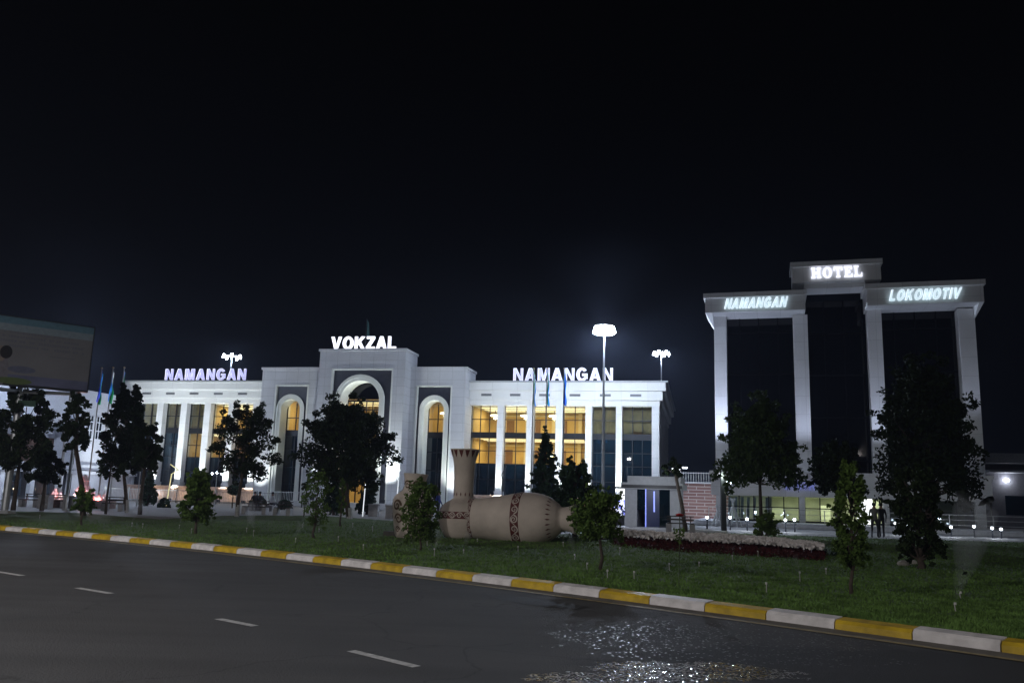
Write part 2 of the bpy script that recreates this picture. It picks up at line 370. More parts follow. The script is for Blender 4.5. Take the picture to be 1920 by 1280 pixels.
# grass blades near the road
def inlawn(p):
    inside = False; n_ = len(poly); j = n_ - 1
    for i in range(n_):
        xi, yi = poly[i]; xj, yj = poly[j]
        if (yi > p[1]) != (yj > p[1]) and p[0] < (xj - xi) * (p[1] - yi) / (yj - yi) + xi: inside = not inside
        j = i
    return inside
gb = MB(); cnt = 0; lawnpts = []
gv = gb.v; gf = gb.f
while cnt < 70000:
    px = random.uniform(-40, 1960); py = 975 + 225 * random.random() ** .8
    p = gnd(px, py, .1)
    if p.y > 45 or not inlawn(p): continue
    if mnoise.noise(Vector((p.x * 1.5, p.y * 1.5, 0))) < -.35 and random.random() < .6: continue
    a = random.uniform(0, 2*pi); h = random.uniform(.025, .05) * (1.4 if random.random() < .08 else 1); w = .005 + .0005 * p.y; o = len(gv)
    lx, ly = random.gauss(0, .02), random.gauss(0, .02)
    gv.append((p.x - cos(a)*w, p.y - sin(a)*w, .1)); gv.append((p.x + cos(a)*w, p.y + sin(a)*w, .1)); gv.append((p.x + lx, p.y + ly, .1 + h))
    gf.append((o, o+1, o+2)); gb.mi.append(0); cnt += 1
tag(gb.build('grass', mat('grass_blades', (.1, .18, .045), .8, var=.45, scale=2.2, spec=.08)), 'short green lawn grass between the kerb and the plaza', 'grass', kind='stuff')

# ================================================================= STATION
TH = radians(12.5)
S = Plane(735, 900, 82, TH)
def stat_thing(): 
    return thing('station_building', 'long white railway station with tall arched entrance block and columned glazed wings', 'building', S.o, -TH)
ST = stat_thing()
YT, YM = -3.4, -1.7          # front planes of the tower and the two side blocks
ztop = S.Z(680, 658, YT); zmid = S.Z(830, 692, YM)
zc0, zc1, zc2, zc3 = S.Z(1060, 760, 0), S.Z(1060, 750, 0), S.Z(1060, 733, 0), S.Z(1060, 718, 0)
zg0 = S.Z(400, 912, 0)        # top of the granite plinth
zUa, zUb = S.Z(1060, 812, .8), S.Z(1060, 761, .8); zMa, zMb = S.Z(1060, 872, .8), S.Z(1060, 823, .8)
xr_end = S.X(1237, 730, 0); xl_end = S.X(246, 730, 0)
xm0, xm1 = S.X(491, 720, YM), S.X(873.7, 720, YM)
xt0, xt1 = S.X(598, 700, YT), S.X(759, 700, YT)
def arch_poly(xc, hw, ztop_, zb, n=18):
    zs = ztop_ - hw
    return [(xc - hw, zb)] + [(xc - hw * cos(pi * i / n), zs + hw * 1.0 * sin(pi * i / n)) for i in range(n + 1)] + [(xc + hw, zb)]
def wall_with_arch(mb, x0, x1, z0, z1, xc, hw, zt, y0, y1, mi=0, n=18):
    """solid wall x0..x1, z0..z1 with an arched opening that reaches its bottom"""
    A_ = arch_poly(xc, hw, zt, z0, n)
    mb.box(x0, xc - hw, y0, y1, z0, z1, mi); mb.box(xc + hw, x1, y0, y1, z0, z1, mi)
    pts = A_[1:-1]
    for i in range(len(pts) - 1):
        (xa, za), (xb, zb) = pts[i], pts[i+1]
        mb.prism([(xa, za), (xb, zb), (xb, z1), (xa, z1)], y0, y1, mi)
def arch_ring(mb, xc, hw_in, hw_out, zt_in, z0, y0, y1, n=18, mi=0):
    zs = zt_in - hw_in
    I = [(xc - hw_in, z0)] + [(xc - hw_in * cos(pi*i/n), zs + hw_in * sin(pi*i/n)) for i in range(n+1)] + [(xc + hw_in, z0)]
    O = [(xc - hw_out, z0)] + [(xc - hw_out * cos(pi*i/n), zs + hw_out * sin(pi*i/n)) for i in range(n+1)] + [(xc + hw_out, z0)]
    for i in range(len(I) - 1): mb.prism([I[i], I[i+1], O[i+1], O[i]], y0, y1, mi)
def block(name, x0, x1, zt, yf, yb, px0, px1, pz, ao, ai, ztop_in, depth):
    """a tall block: outer walls with a recessed blue-grey panel (px0..px1 up to pz) holding an arch"""
    m = MB(); z0 = 0
    yb = yf + 3.4
    m.box(x0, px0, yf, yb, z0, zt); m.box(px1, x1, yf, yb, z0, zt); m.box(px0, px1, yf, yb, pz, zt)
    m.box(x0 - .12, x1 + .12, yf - .12, yb, zt, zt + .22)
    w = m.build(name, M_block, ST)
    tr = MB(); q = .14
    tr.box(px0 - .003, px0 + q, yf - .05, yf + .3, z0, pz + .003); tr.box(px1 - q, px1 + .003, yf - .05, yf + .3, z0, pz + .003); tr.box(px0 + q, px1 - q, yf - .05, yf + .3, pz - q, pz + .003)
    tr.build('panel_trim', M_arch, w)
    xc = (px0 + px1) / 2
    p = MB(); wall_with_arch(p, px0 + q, px1 - q, z0, pz - q, ao[0], ao[1], ztop_in + (ao[1] - ai), yf + .3, yf + depth + .3)
    p.build('cladding_panel', M_panel, w)
    r = MB(); arch_ring(r, ao[0], ai, ao[1] - .004, ztop_in, z0, yf + .12, yf + depth + .25)
    arch_ring(r, ao[0], ai + .28, ao[1] + .14, ztop_in + .28, z0, yf + .05, yf + .12)
    r.build('arch', M_arch, w, smooth=False)
    return w
def wd(p): return p
# centre tower
a_c = S.X(672.5, 760, YT); a_h = (S.X(717, 760, YT) - S.X(628, 760, YT)) / 2
tw = block('entrance_tower', xt0, xt1, ztop, YT, 8, S.X(618, 760, YT), S.X(734, 760, YT), S.Z(680, 690.6, YT), (a_c, a_h), a_h - .42, S.Z(672, 704, YT) - .42, 1.7)
TA = (a_c, a_h - .42, S.Z(672, 704, YT) - .42)
a1c = (S.X(517, 800, YM) + S.X(564.5, 800, YM)) / 2; a1h = (S.X(564.5, 800, YM) - S.X(517, 800, YM)) / 2
bl = block('side_block', xm0, xt0, zmid, YM, 8, S.X(511, 800, YM), S.X(574, 800, YM), S.Z(541, 721, YM), (a1c, a1h), a1h - .33, S.Z(541, 741, YM) - .33, 1.5)
a2c = (S.X(786.8, 800, YM) + S.X(836.7, 800, YM)) / 2; a2h = (S.X(836.7, 800, YM) - S.X(786.8, 800, YM)) / 2
br = block('side_block', xt1, xm1, zmid, YM, 8, S.X(777, 800, YM), S.X(845, 800, YM), S.Z(812, 722, YM), (a2c, a2h), a2h - .33, S.Z(811, 743, YM) - .33, 1.5)
# glazing in the arches: dark frames over rooms that are really there
def mull(mb, x0, x1, z0, z1, y, nx, zs, w=.07):
    for i in range(nx + 1):
        x = x0 + (x1 - x0) * i / nx; mb.box(x - w/2, x + w/2, y - .06, y + .06, z0, z1)
    for z in zs: mb.box(x0, x1, y - .057, y + .057, z - w/2, z + w/2)
def quad(mb, x0, x1, z0, z1, y, mi=0): mb.add([(x0, y, z0), (x1, y, z0), (x1, y, z1), (x0, y, z1)], [(0, 1, 2, 3)], mi)
def room(x0, x1, z0, z1, y0, y1, name='room'):
    m = MB(); quad(m, x0, x1, z0, z1, y1)
    m.add([(x0, y0, z0), (x0, y1, z0), (x0, y1, z1), (x0, y0, z1)], [(0, 1, 2, 3)]); m.add([(x1, y0, z0), (x1, y1, z0), (x1, y1, z1), (x1, y0, z1)], [(0, 1, 2, 3)])
    m.add([(x0, y0, z0 + .01), (x1, y0, z0 + .01), (x1, y1, z0 + .01), (x0, y1, z0 + .01)], [(0, 1, 2, 3)], 1)
    m.add([(x0, y0, z1 - .01), (x1, y0, z1 - .01), (x1, y1, z1 - .01), (x0, y1, z1 - .01)], [(0, 1, 2, 3)], 1)
    # pilasters, doorways and a picture rail along the back wall
    k = x0 + 1.2
    while k < x1 - .6:
        m.box(k, k + .35, y1 - .35, y1 - .003, z0 + .02, z1 - .02, 1)
        m.box(k + .7, k + 1.5, y1 - .12, y1 - .004, z0 + .02, z0 + (z1 - z0) * .68, 2); k += 2.7
    m.box(x0 + .01, x1 - .01, y1 - .2, y1 - .002, z1 - .5, z1 - .35, 1)
    return m.build(name, [M_cream, M_ceil, mat('interior_door', (.22, .12, .05), .6)], ST)
def coves(x0, x1, z, y0, y1):
    """lit strips in the ceiling"""
    m = MB(); y = y0 + .8
    while y < y1 - .3:
        m.box(x0 + .4, x1 - .4, y, y + .12, z - .06, z - .02); y += 1.6
    return m.build('cove_light', M_warm, ST)
def chandelier(x, y, z, r=.55):
    m = MB(); m.tube([(x, y, z), (x, y, z - .5)], .03)
    c = m.build('chandelier', M_mull, ST)
    q = MB()
    q.lathe([(r*.9, z - .55), (r, z - .48), (r*.9, z - .42), (r*.8, z - .48), (r*.9, z - .55)], 16, Matrix.Translation((x, y, 0))); q.lathe([(.001, z - .95), (r*.4, z - .75), (.001, z - .62)], 12, Matrix.Translation((x, y, 0)))
    q.build('bulb', emit('chandelier_bulbs', (1, .86, .6), 7), c)
WARM = (1, .72, .34)
hb_ = MB(); hb_.box(xm0 + .3, xm1 - .3, 9.6, 23.4, 0, zc3 + .05); hb_.build('rear_hall', M_white, ST)
# --- side arches
for (xc, hw, zt, lit2) in ((a1c, a1h - .33, S.Z(541, 741, YM) - .33, True), (a2c, a2h - .33, S.Z(811, 743, YM) - .33, False)):
    yg = YM + 1.55; zl = S.Z(541, 806, yg)
    d = MB(); quad(d, xc - hw, xc + hw, 0, zl - .55, yg)
    for z in (0,): pass
    d.build('dark_glass', M_tealglass, ST)
    f = MB(); mull(f, xc - hw + .03, xc + hw - .03, 0, zt - hw * .25, yg - .03, 2, [zl - 5.2, zl - 3.6, zl - 1.9, zl + 1.2], .08)
    f.box(xc - hw, xc + hw, yg - .1, yg + .1, zl - .55, zl)
    f.build('window_frame', M_mull, ST)
    c = MB(); quad(c, xc - hw, xc + hw, zl, zt, yg + .02); c.build('glass', M_clear, ST)
    room(xc - hw - 1.2, xc + hw + 1.2, zl - .1, zt + .6, yg + .3, yg + 5)
    light('SPOT', 'arch_fill_light', (xc, YM + .9, .3), 520, (.95, 1, .9), ST, .1, target=(xc, YM + .9, zt), spot=34, blend=.5)  # hidden lamp added at the arch foot to brighten its ring
    coves(xc - hw - 1, xc + hw + 1, zt + .5, yg + 1, yg + 4.5)
    chandelier(xc, yg + 2.2, zt - .4, .5)
    light('AREA', 'room_light', (xc, yg + 2.5, zt + .3), 150, WARM, ST, 2.5, target=(xc, yg + 2.5, 0))
# second lit pane in the left arch
zz0, zz1 = S.Z(541, 839, YM+1.5), S.Z(541, 815, YM+1.5)
# --- entrance arch
xc, hw, zt = TA; yg = YT + 2.0
light('SPOT', 'arch_fill_light', (xc, YT + 1.1, .6), 1500, (.95, 1, .9), ST, .1, target=(xc, YT + 1.1, zt), spot=42, blend=.5)  # unseen lamp added so the entrance arch ring is brighter
zdark = S.Z(672, 752, yg)
f = MB(); mull(f, xc - hw + .03, xc + hw - .03, 0, zdark, yg - .03, 6, [S.Z(672, y_, yg) for y_ in (768, 790, 812, 840, 868, 896)], .08)
f.box(xc - hw, xc + hw, yg - .08, yg + .08, zdark - .05, zdark + .12)
# entrance doors
for dx in (-1.7, -.6, .5, 1.6): f.box(xc + dx - .06, xc + dx + .06, yg - .12, yg - .09, 0, 2.6)
f.box(xc - hw, xc + hw, yg - .14, yg - .12, 2.6, 2.75)
f.build('window_frame', M_mull, ST)
d = MB(); zs = zt - hw; pts = [(xc - hw * cos(pi*i/18), zs + hw * sin(pi*i/18)) for i in range(19)]
d.prism([p for p in pts if p[1] >= zdark] , yg, yg + .05); 
d.build('lunette', M_blackglass, ST)
c = MB(); quad(c, xc - hw, xc + hw, 0, zdark, yg + .02); c.build('glass', M_clear, ST)
room(xc - hw - 2, xc + hw + 2, 0.02, zdark + .4, yg + .3, yg + 8)
coves(xc - hw - 1.5, xc + hw + 1.5, zdark + .3, yg + 1, yg + 7)
chandelier(xc + 1.2, yg + 3, zdark - 1.2, .9)
light('AREA', 'room_light', (xc, yg + 3.5, zdark), 600, WARM, ST, 4, target=(xc, yg + 3.5, 0))
light('AREA', 'room_light', (xc, yg + 4, 3.6), 160, WARM, ST, 3, target=(xc, yg + 4, 0))
# --- wings
def wing(x0, x1, cols, bays, side):
    """cols: column x-ranges (at y=0); bays: (x0, x1, upper, middle) states: L lit, D dim blind, T teal"""
    c = MB()
    for (dy, za, zb, ex) in ((0, zc0, zc1, 0), (-.22, zc1, zc2, .25), (-.5, zc2, zc3, .55)):
        a_ = x0 - (ex if side < 0 else 0); b_ = x1 + (ex if side > 0 else 0)
        c.box(a_ + (0 if side < 0 else .01), b_ - (0 if side > 0 else .01), dy, 24 + ex, za, zb - .004)
    w = c.build('cornice', M_cornice, ST)
    r = MB(); r.box(x0 - (.75 if side < 0 else -.02), x1 + (.75 if side > 0 else -.02), -.7, 24.7, zc3, zc3 + .14); r.build('roof_edge', mat('roof_flashing', (.35, .37, .38), .5, var=.1), w)
    for a_, b_ in cols:
        q = MB(); q.box(a_, b_, 0.006, 1.15, zg0, zc0 - .004); q.box(a_ - .06, b_ + .06, -.08, 1.15, zg0 - .004, zg0 + .35); q.build('column', M_white, ST)
    p = MB(); p.box(x0 + .3, x1 - .1, -.1, .6, .1, zg0 - .006)
    k = x0 + 1
    p.box(x0 + .2, x1, -.32, -.1, zg0 - .18, zg0 - .008)
    while k < x1 - 1:
        p.box(k, k + .5, -.3, -.1, .1, zg0 - .19); k += 2.36
    p.build('plinth', M_pink, ST)
    # body behind
    bd = MB(); bd.box(x0 + .4 if side < 0 else x0, x1 if side < 0 else x1 - .4, 8.5, 23.5, 0, zc0 - .02); bd.build('rear_wall', M_white, ST)
    g = .85; lastl = None
    for (a_, b_, up, mid) in bays:
        t_ = MB(); quad(t_, a_, b_, zg0 - .1, zMa if mid in 'LD' else zUa, g); 
        t_.build('dark_glass', M_tealglass, ST)
        f = MB(); nx = 3 if b_ - a_ > 2.6 else 2
        mull(f, a_, b_, zg0, zc0, g - .05, nx, [zUa + (zUb - zUa) * .48, zMa + (zMb - zMa) * .5, zg0 + 1.45, zMa], .07)
        f.box(a_, b_, g - .09, g + .05, zMb, zUa)
        f.build('window_frame', M_mull, ST)
        for st, za, zb in ((up, zUa, zc0), (mid, zMa, zMb)):
            if st == 'L': q = MB(); quad(q, a_, b_, za, zb, g + .02); q.build('glass', M_clear, ST)
            elif st == 'D':
                q = MB(); quad(q, a_, b_, za, zb, g + .02); q.build('glass', M_clear, ST)
                q = MB(); m_ = (b_ - a_) / 3
                for j in range(3): q.box(a_ + m_*j + .03, a_ + m_*(j+1) - .03, g + .3, g + .33, za + random.uniform(0, .25), zb)
                q.build('window_blind', M_blind, ST)
    return w
def bay(a, b, y=800): return S.X(a, y, .8), S.X(b, y, .8)
yC = 800
def cl(a, b, y=756): return (S.X(a, y, 0), S.X(b, y, 0))
rcols = [cl(933, 944.5), cl(988, 1000), cl(1042.5, 1055.5), cl(1098, 1110), cl(1155, 1166.5)]
rx0 = xm1; endc = (S.X(1222, 756, 0), S.X(1236, 756, 0))
edges = [rx0] + [v for c in rcols for v in c] + [endc[0]]
rb = [(edges[i], edges[i+1]) for i in range(0, len(edges), 2)]
states = ['LL', 'LL', 'LL', 'LL', 'DT', 'DT']
wing(rx0, xr_end, rcols + [endc], [(a, b, s[0], s[1]) for (a, b), s in zip(rb, states)], 1)
lcols = [cl(295.5, 307), cl(340, 351), cl(384, 395.5), cl(429, 440.5), cl(475, 487)]
lx0 = S.X(260, 756, 0)
edges = [lx0] + [v for c in lcols for v in c]
lb = [(edges[i], edges[i+1]) for i in range(0, len(edges) - 1, 2)]
wing(xl_end + .1, xm0, lcols, [(a, b, s[0], s[1]) for (a, b), s in zip(lb, ['DT', 'DT', 'DL', 'LL', 'LL'])], -1)
endw = MB(); endw.box(xl_end + .35, lx0 + .01, .9, 1.3, 0, zc0 - .01); endw.box(xl_end + .35, xl_end + .7, 1.31, 23, 0, zc0 - .015); endw.build('end_wall', M_tealglass, ST)
# right flank: glazed end with white piers
fl = MB(); xe = endc[1]
fl.add([(xe - .3, 1.2, 0), (xe - .3, 23, 0), (xe - .3, 23, zc0), (xe - .3, 1.2, zc0)], [(0, 1, 2, 3)]); fl.build('flank_glass', M_tealglass, ST)
for k in range(5):
    q = MB(); yk = 4.6 + k * 4.4; q.box(xe - .28, xe, yk, yk + .7, zg0, zc0 - .006); q.build('column', M_white, ST)
# rooms of the wings
rL0, rL1 = rb[0][0] + .05, rcols[3][0]
room(rL0, rL1, zUa - .1, zc0 + .1, 1.2, 7.5); room(rL0, rL1, zMa - .1, zMb + .1, 1.2, 7)
coves(rL0, rL1, zc0, 1.5, 6.8); coves(rL0, rL1, zMb + .05, 1.5, 6.5)
lL0, lL1 = lcols[2][1] - .4, lcols[4][0]
room(lL0, lL1 + 1, zUa - .1, zc0 + .1, 1.2, 7.5); room(lb[2][0], lL1 + 1, zMa - .1, zMb + .1, 1.2, 7)
coves(lL0, lL1, zc0, 1.5, 6.8); coves(lb[2][0], lL1, zMb + .05, 1.5, 6.5)
for (x0, x1) in ((rL0, rL1), (lL0, lL1)):
    w_ = x1 - x0
    for (za, zb, e_) in ((zUa, zc0, 36), (zMa, zMb, 34)):
        light('AREA', 'room_light', ((x0 + x1) / 2, 4, zb - .15), e_ * w_ * 1.25, WARM, ST, w_ * .9, target=((x0 + x1) / 2, 4, 0), sy=3)
for i in (0, 1, 2): chandelier((rb[i][0] + rb[i][1]) / 2 + .4, 3.2, zc0 - .2, .55)
chandelier((lb[3][0] + lb[3][1]) / 2, 3.2, zc0 - .2, .5)
# dim rooms behind blinds
for (x0, x1) in ((lx0, lL0 - .1), (rcols[3][1], endc[0])):
    m = MB(); m.box(x0, x1, 2.0, 2.1, zUa, zc0); m.build('inner_wall', mat('dim_inner_wall', (.2, .16, .1), .8), ST)
    light('AREA', 'room_light', ((x0 + x1) / 2, 1.5, zc0 - .1), 90, WARM, ST, (x1 - x0) * .9, target=((x0 + x1) / 2, 1.3, 0), sy=.4)
# dark body between front rooms & rear
# vents in the frieze
vz = S.Z(1060, 740.5, -.22)
for px, py in ((912, 740), (966, 740), (1021, 740), (1078, 740), (1135, 740), (1192, 740), (275.5, 736), (319.5, 736), (364, 736), (409.5, 736), (455, 736)):
    x = S.X(px, py, -.22); w_ = .5; v = MB()
    v.box(x - w_, x + w_, -.235, -.2225, vz - .11, vz + .11)
    for j in range(4): v.box(x - w_ + .02, x + w_ - .02, -.25, -.236, vz - .09 + j * .05, vz - .07 + j * .05)
    v.build('vent', mat('vent_louvre', (.16, .17, .18), .6), ST)
# steps and stair cheek walls in front of the entrance
sp = MB()
for i in range(5): sp.box(xt0 - 2.5, xt1 + 5.5, YT - 1.2 - .35 * (5 - i), YT - .02, .0 + .1 * i + .003 * i, .1 * (i + 1))
sp.build('entrance_step', mat('pale_step_stone', (.5, .5, .52), .7, var=.1), ST)
# ---------------------------------------------------------------- letters
def ell(cx, cy, rx, ry, a0, a1, n=20): return [(cx + rx * cos(radians(a0 + (a1 - a0) * k / n)), cy + ry * sin(radians(a0 + (a1 - a0) * k / n))) for k in range(n + 1)]
GL = {   # bold capitals: (advance width, outer contour, holes), height 1
 'N': (.74, [(0,0),(0,1),(.2,1),(.57,.3),(.57,1),(.74,1),(.74,0),(.54,0),(.17,.7),(.17,0)], []),
 'A': (.84, [(0,0),(.31,1),(.53,1),(.84,0),(.62,0),(.56,.2),(.28,.2),(.22,0)], [[(.335,.37),(.42,.68),(.505,.37)]]),
 'M': (.9, [(0,0),(0,1),(.28,1),(.45,.36),(.62,1),(.9,1),(.9,0),(.71,0),(.71,.7),(.53,0),(.37,0),(.19,.7),(.19,0)], []),
 'G': (.84, ell(.42,.5,.42,.52,38,330,26) + [(.84,.14),(.84,.56),(.44,.56),(.44,.39),(.63,.39),(.63,.26)] + ell(.42,.5,.2,.34,-52,-318,20)[0:1] + ell(.42,.5,.2,.34,-58,-318,20), []),
 'V': (.84, [(.31,0),(0,1),(.22,1),(.42,.28),(.62,1),(.84,1),(.53,0)], []),
 'O': (.88, ell(.44,.5,.44,.52,0,342,20), [ell(.44,.5,.21,.33,0,342,20)]),
 'K': (.82, [(0,0),(0,1),(.21,1),(.21,.6),(.54,1),(.8,1),(.46,.61),(.83,0),(.57,0),(.31,.43),(.21,.31),(.21,0)], []),
 'Z': (.7, [(0,0),(0,.18),(.42,.82),(.03,.82),(.03,1),(.68,1),(.68,.83),(.27,.18),(.7,.18),(.7,0)], []),
 'L': (.64, [(0,0),(0,1),(.21,1),(.21,.18),(.64,.18),(.64,0)], []),
 'T': (.7, [(0,1),(.7,1),(.7,.82),(.455,.82),(.455,0),(.245,0),(.245,.82),(0,.82)], []),
 'I': (.21, [(0,0),(0,1),(.21,1),(.21,0)], []),
 'E': (.66, [(0,0),(0,1),(.64,1),(.64,.83),(.21,.83),(.21,.6),(.6,.6),(.6,.43),(.21,.43),(.21,.17),(.66,.17),(.66,0)], []),
 'R': (.77, [(0,0),(0,1),(.45,1),(.62,.94),(.69,.8),(.68,.62),(.52,.47),(.77,0),(.53,0),(.33,.4),(.21,.4),(.21,0)], [[(.21,.57),(.21,.84),(.4,.84),(.48,.78),(.48,.64),(.4,.57)]]),
}
GS = {
 'H': (1., [(0,0),(0,.13),(.1,.13),(.1,.87),(0,.87),(0,1),(.42,1),(.42,.87),(.33,.87),(.33,.57),(.67,.57),(.67,.87),(.58,.87),(.58,1),(1,1),(1,.87),(.9,.87),(.9,.13),(1,.13),(1,0),(.58,0),(.58,.13),(.67,.13),(.67,.42),(.33,.42),(.33,.13),(.42,.13),(.42,0)], []),
 'O': (.92, ell(.46,.5,.46,.52,0,342,20), [ell(.46,.5,.19,.4,0,342,20)]),
 'T': (.86, [(.22,0),(.22,.12),(.31,.12),(.31,.87),(.12,.87),(.1,.65),(0,.65),(0,1),(.86,1),(.86,.65),(.76,.65),(.74,.87),(.55,.87),(.55,.12),(.64,.12),(.64,0)], []),
 'E': (.8, [(0,0),(0,.12),(.1,.12),(.1,.88),(0,.88),(0,1),(.76,1),(.76,.7),(.66,.7),(.62,.88),(.33,.88),(.33,.58),(.5,.58),(.5,.66),(.58,.66),(.58,.36),(.5,.36),(.5,.44),(.33,.44),(.33,.12),(.66,.12),(.7,.32),(.8,.32),(.8,0)], []),
 'L': (.78, [(0,0),(0,.12),(.1,.12),(.1,.88),(0,.88),(0,1),(.45,1),(.45,.88),(.33,.88),(.33,.12),(.62,.12),(.68,.36),(.78,.36),(.78,0)], []),
}
def sign_text(parent, text, x0, x1, z0, z1, y, mat_o, mat_f, shear=0., serif=False, depth=.16, tube=.035, wf=1.):
    H_ = z1 - z0; T_ = GS if serif else GL; ws = [T_[c][0] * wf for c in text]; avail = (x1 - x0) / H_ - (shear if shear else 0)
    gap = .13; f_ = 1.
    if sum(ws) + gap * (len(text) - 1) > avail: f_ = (avail - gap * (len(text) - 1)) / sum(ws)
    else: gap = (avail - sum(ws)) / (len(text) - 1)
    x = x0
    for c, w in zip(text, ws):
        _, outer, holes = T_[c]; tr_ = lambda p: ((p[0] * wf * f_ + shear * p[1]) * H_, p[1] * H_)
        rings = [[tr_(p) for p in r] for r in [outer] + holes]
        flat = [p for r in rings for p in r]; tri_ = tessellate_polygon([[Vector((a, b_, 0)) for a, b_ in r] for r in rings])
        m = MB(); n_ = len(flat); D = depth / 2
        m.add([(a, -D, b_) for a, b_ in flat] + [(a, D, b_) for a, b_ in flat], [tuple(t) for t in tri_] + [tuple(i + n_ for i in t)[::-1] for t in tri_])
        o = 0
        for r in rings:
            k_ = len(r); m.add([(a, -D, b_) for a, b_ in r] + [(a, D, b_) for a, b_ in r], [(i, (i+1) % k_, (i+1) % k_ + k_, i + k_) for i in range(k_)])
        lo = m.build('letter', mat_f, parent, (x, y, z0))
        if tube:
            q = MB(); 
            for r in rings: q.tube([(a, -D - .01, b_) for a, b_ in r] + [(r[0][0], -D - .01, r[0][1]), (r[1][0], -D - .01, r[1][1])], tube * H_, 5, cap=False)
            q.build('outline_tube', mat_o, lo)
        x += w * f_ * H_ + gap * H_
def roof_sign(text, pxa, pxb, pya, pyb, y, mo, mf, label, base_z, tube=.02):
    x0, zb = S.P(pxa, pyb, y); x1, zt = S.P(pxb, pya, y)
    zt = S.Z((pxa + pxb) / 2, pya, y); zb = S.Z((pxa + pxb) / 2, pyb, y)
    o = S.world(x0, y, base_z)
    t_ = thing('letter_sign', label, 'sign', o, -TH)
    sign_text(t_, text, 0, x1 - x0, zb - base_z, zt - base_z, 0, mo, mf, tube=tube)
    m = MB(); 
    m.box(-.1, x1 - x0 + .1, -.05, .05, zb - base_z - .14, zb - base_z - .06)
    n_ = 6
    for i in range(n_ + 1):
        xx = (x1 - x0) * i / n_; m.tube([(xx, 0, 0), (xx, 0, zb - base_z - .06)], .03, 6); m.tube([(xx, .8, 0), (xx, .05, zb - base_z + .3)], .025, 6)
    m.build('sign_frame', M_darkpole, t_)
    return t_
roof_sign('VOKZAL', 621, 743.5, 631, 654.5, YT + .3, M_letter, M_letbright, 'glowing white VOKZAL letters on top of the central entrance tower', ztop + .22)
roof_sign('NAMANGAN', 310, 462, 691.5, 712, .3, M_letter, M_letface, 'white and blue lit NAMANGAN letters above the wing west of the VOKZAL tower', zc3 + .14)
roof_sign('NAMANGAN', 963, 1149, 690, 714, .3, M_letter, M_letface, 'white and blue lit NAMANGAN letters above the wing beside the bright lamp mast', zc3 + .14)

# ================================================================= HOTEL
HT = radians(17)
Hh = Plane(1340, 900, 62, HT)
HO = thing('hotel_building', 'tall dark hotel framed by white columns and three raised white lintels', 'building', Hh.o, -HT)
def hcol(pa, pb, py, pt):
    x0, x1 = Hh.X(pa, py), Hh.X(pb, py); q = MB()
    q.box(x0, x1, 0, 1.1, 3.6, Hh.Z((pa + pb) / 2, pt) ); q.build('column', M_white, HO); return x0, x1
c1 = hcol(1339, 1362, 640, 592); c2 = hcol(1487, 1514, 600, 590); c3 = hcol(1626, 1653, 600, 580); c4 = hcol(1797, 1828, 600, 578)
OV = -1.5
def beam(pa, pya, pb, pyb, pbot, name='lintel', y1=1.4):
    xm = (pa + pb) / 2; x0, x1 = Hh.X(pa, (pya + pbot) / 2, OV), Hh.X(pb, (pyb + pbot) / 2, OV); zt = Hh.Z(xm, (pya + pyb) / 2, OV); zb = Hh.Z(xm, pbot, OV)
    q = MB(); q.box(x0 + .12, x1 - .12, OV, y1, zb, zt - .35); q.box(x0, x1, OV - .18, y1 + .1, zt - .35, zt)
    return q.build(name, M_white, HO), x0, x1, zb, zt
b1 = beam(1319, 552, 1513, 543, 583); b3 = beam(1622, 534, 1848, 523, 569); b2 = beam(1482, 494, 1655, 484, 527, y1=1.2)
q = MB(); q.box(Hh.X(1508, 535, OV+.5), Hh.X(1622, 535, OV+.5), OV + .5, 1.0, Hh.Z(1565, 539, OV+.5), b2[3] - .004); q.build('lintel_soffit', M_white, HO)
# brackets under the beam ends
for (xa, xb, z) in ((b1[1] + .12, c1[0], b1[3]), (b3[2] - .12, c4[1], b3[3])):
    q = MB(); q.add([(xa, OV, z - .003), (xa, 1.1, z - .003), (xb, 1.1, z - .003), (xb, OV, z - .003), (xb, .3, z - .9), (xb, 1.1, z - .9)], [(0, 1, 2, 3), (0, 3, 4), (0, 4, 5, 1), (3, 2, 5, 4), (1, 5, 2)]); q.build('bracket', M_white, HO)
# the dark glazed body
def hbody(x0, x1, zt, yf):
    q = MB(); q.box(x0, x1, yf, 14, 3.6, zt); w_ = q.build('glass_body', M_blackglass, HO)
    f = MB(); z = 4.6
    while z < zt - .2: f.box(x0, x1, yf - .05, yf - .002, z, z + .12); z += 3.1
    k = x0 + 1.2
    while k < x1 - .3: f.box(k, k + .07, yf - .08, yf - .051, 3.6, zt); k += 1.35
    f.build('mullion', mat('black_mullion', (.002, .002, .003), .5, var=0, spec=.05), w_)
hbody(c1[1] - .3, c2[0] + .3, b1[3] - .01, 1.15); hbody(c2[1], c3[0], b2[3] - .6, 2.2); hbody(c3[1] - .3, c4[0] + .3, b3[3] - .01, 1.15)
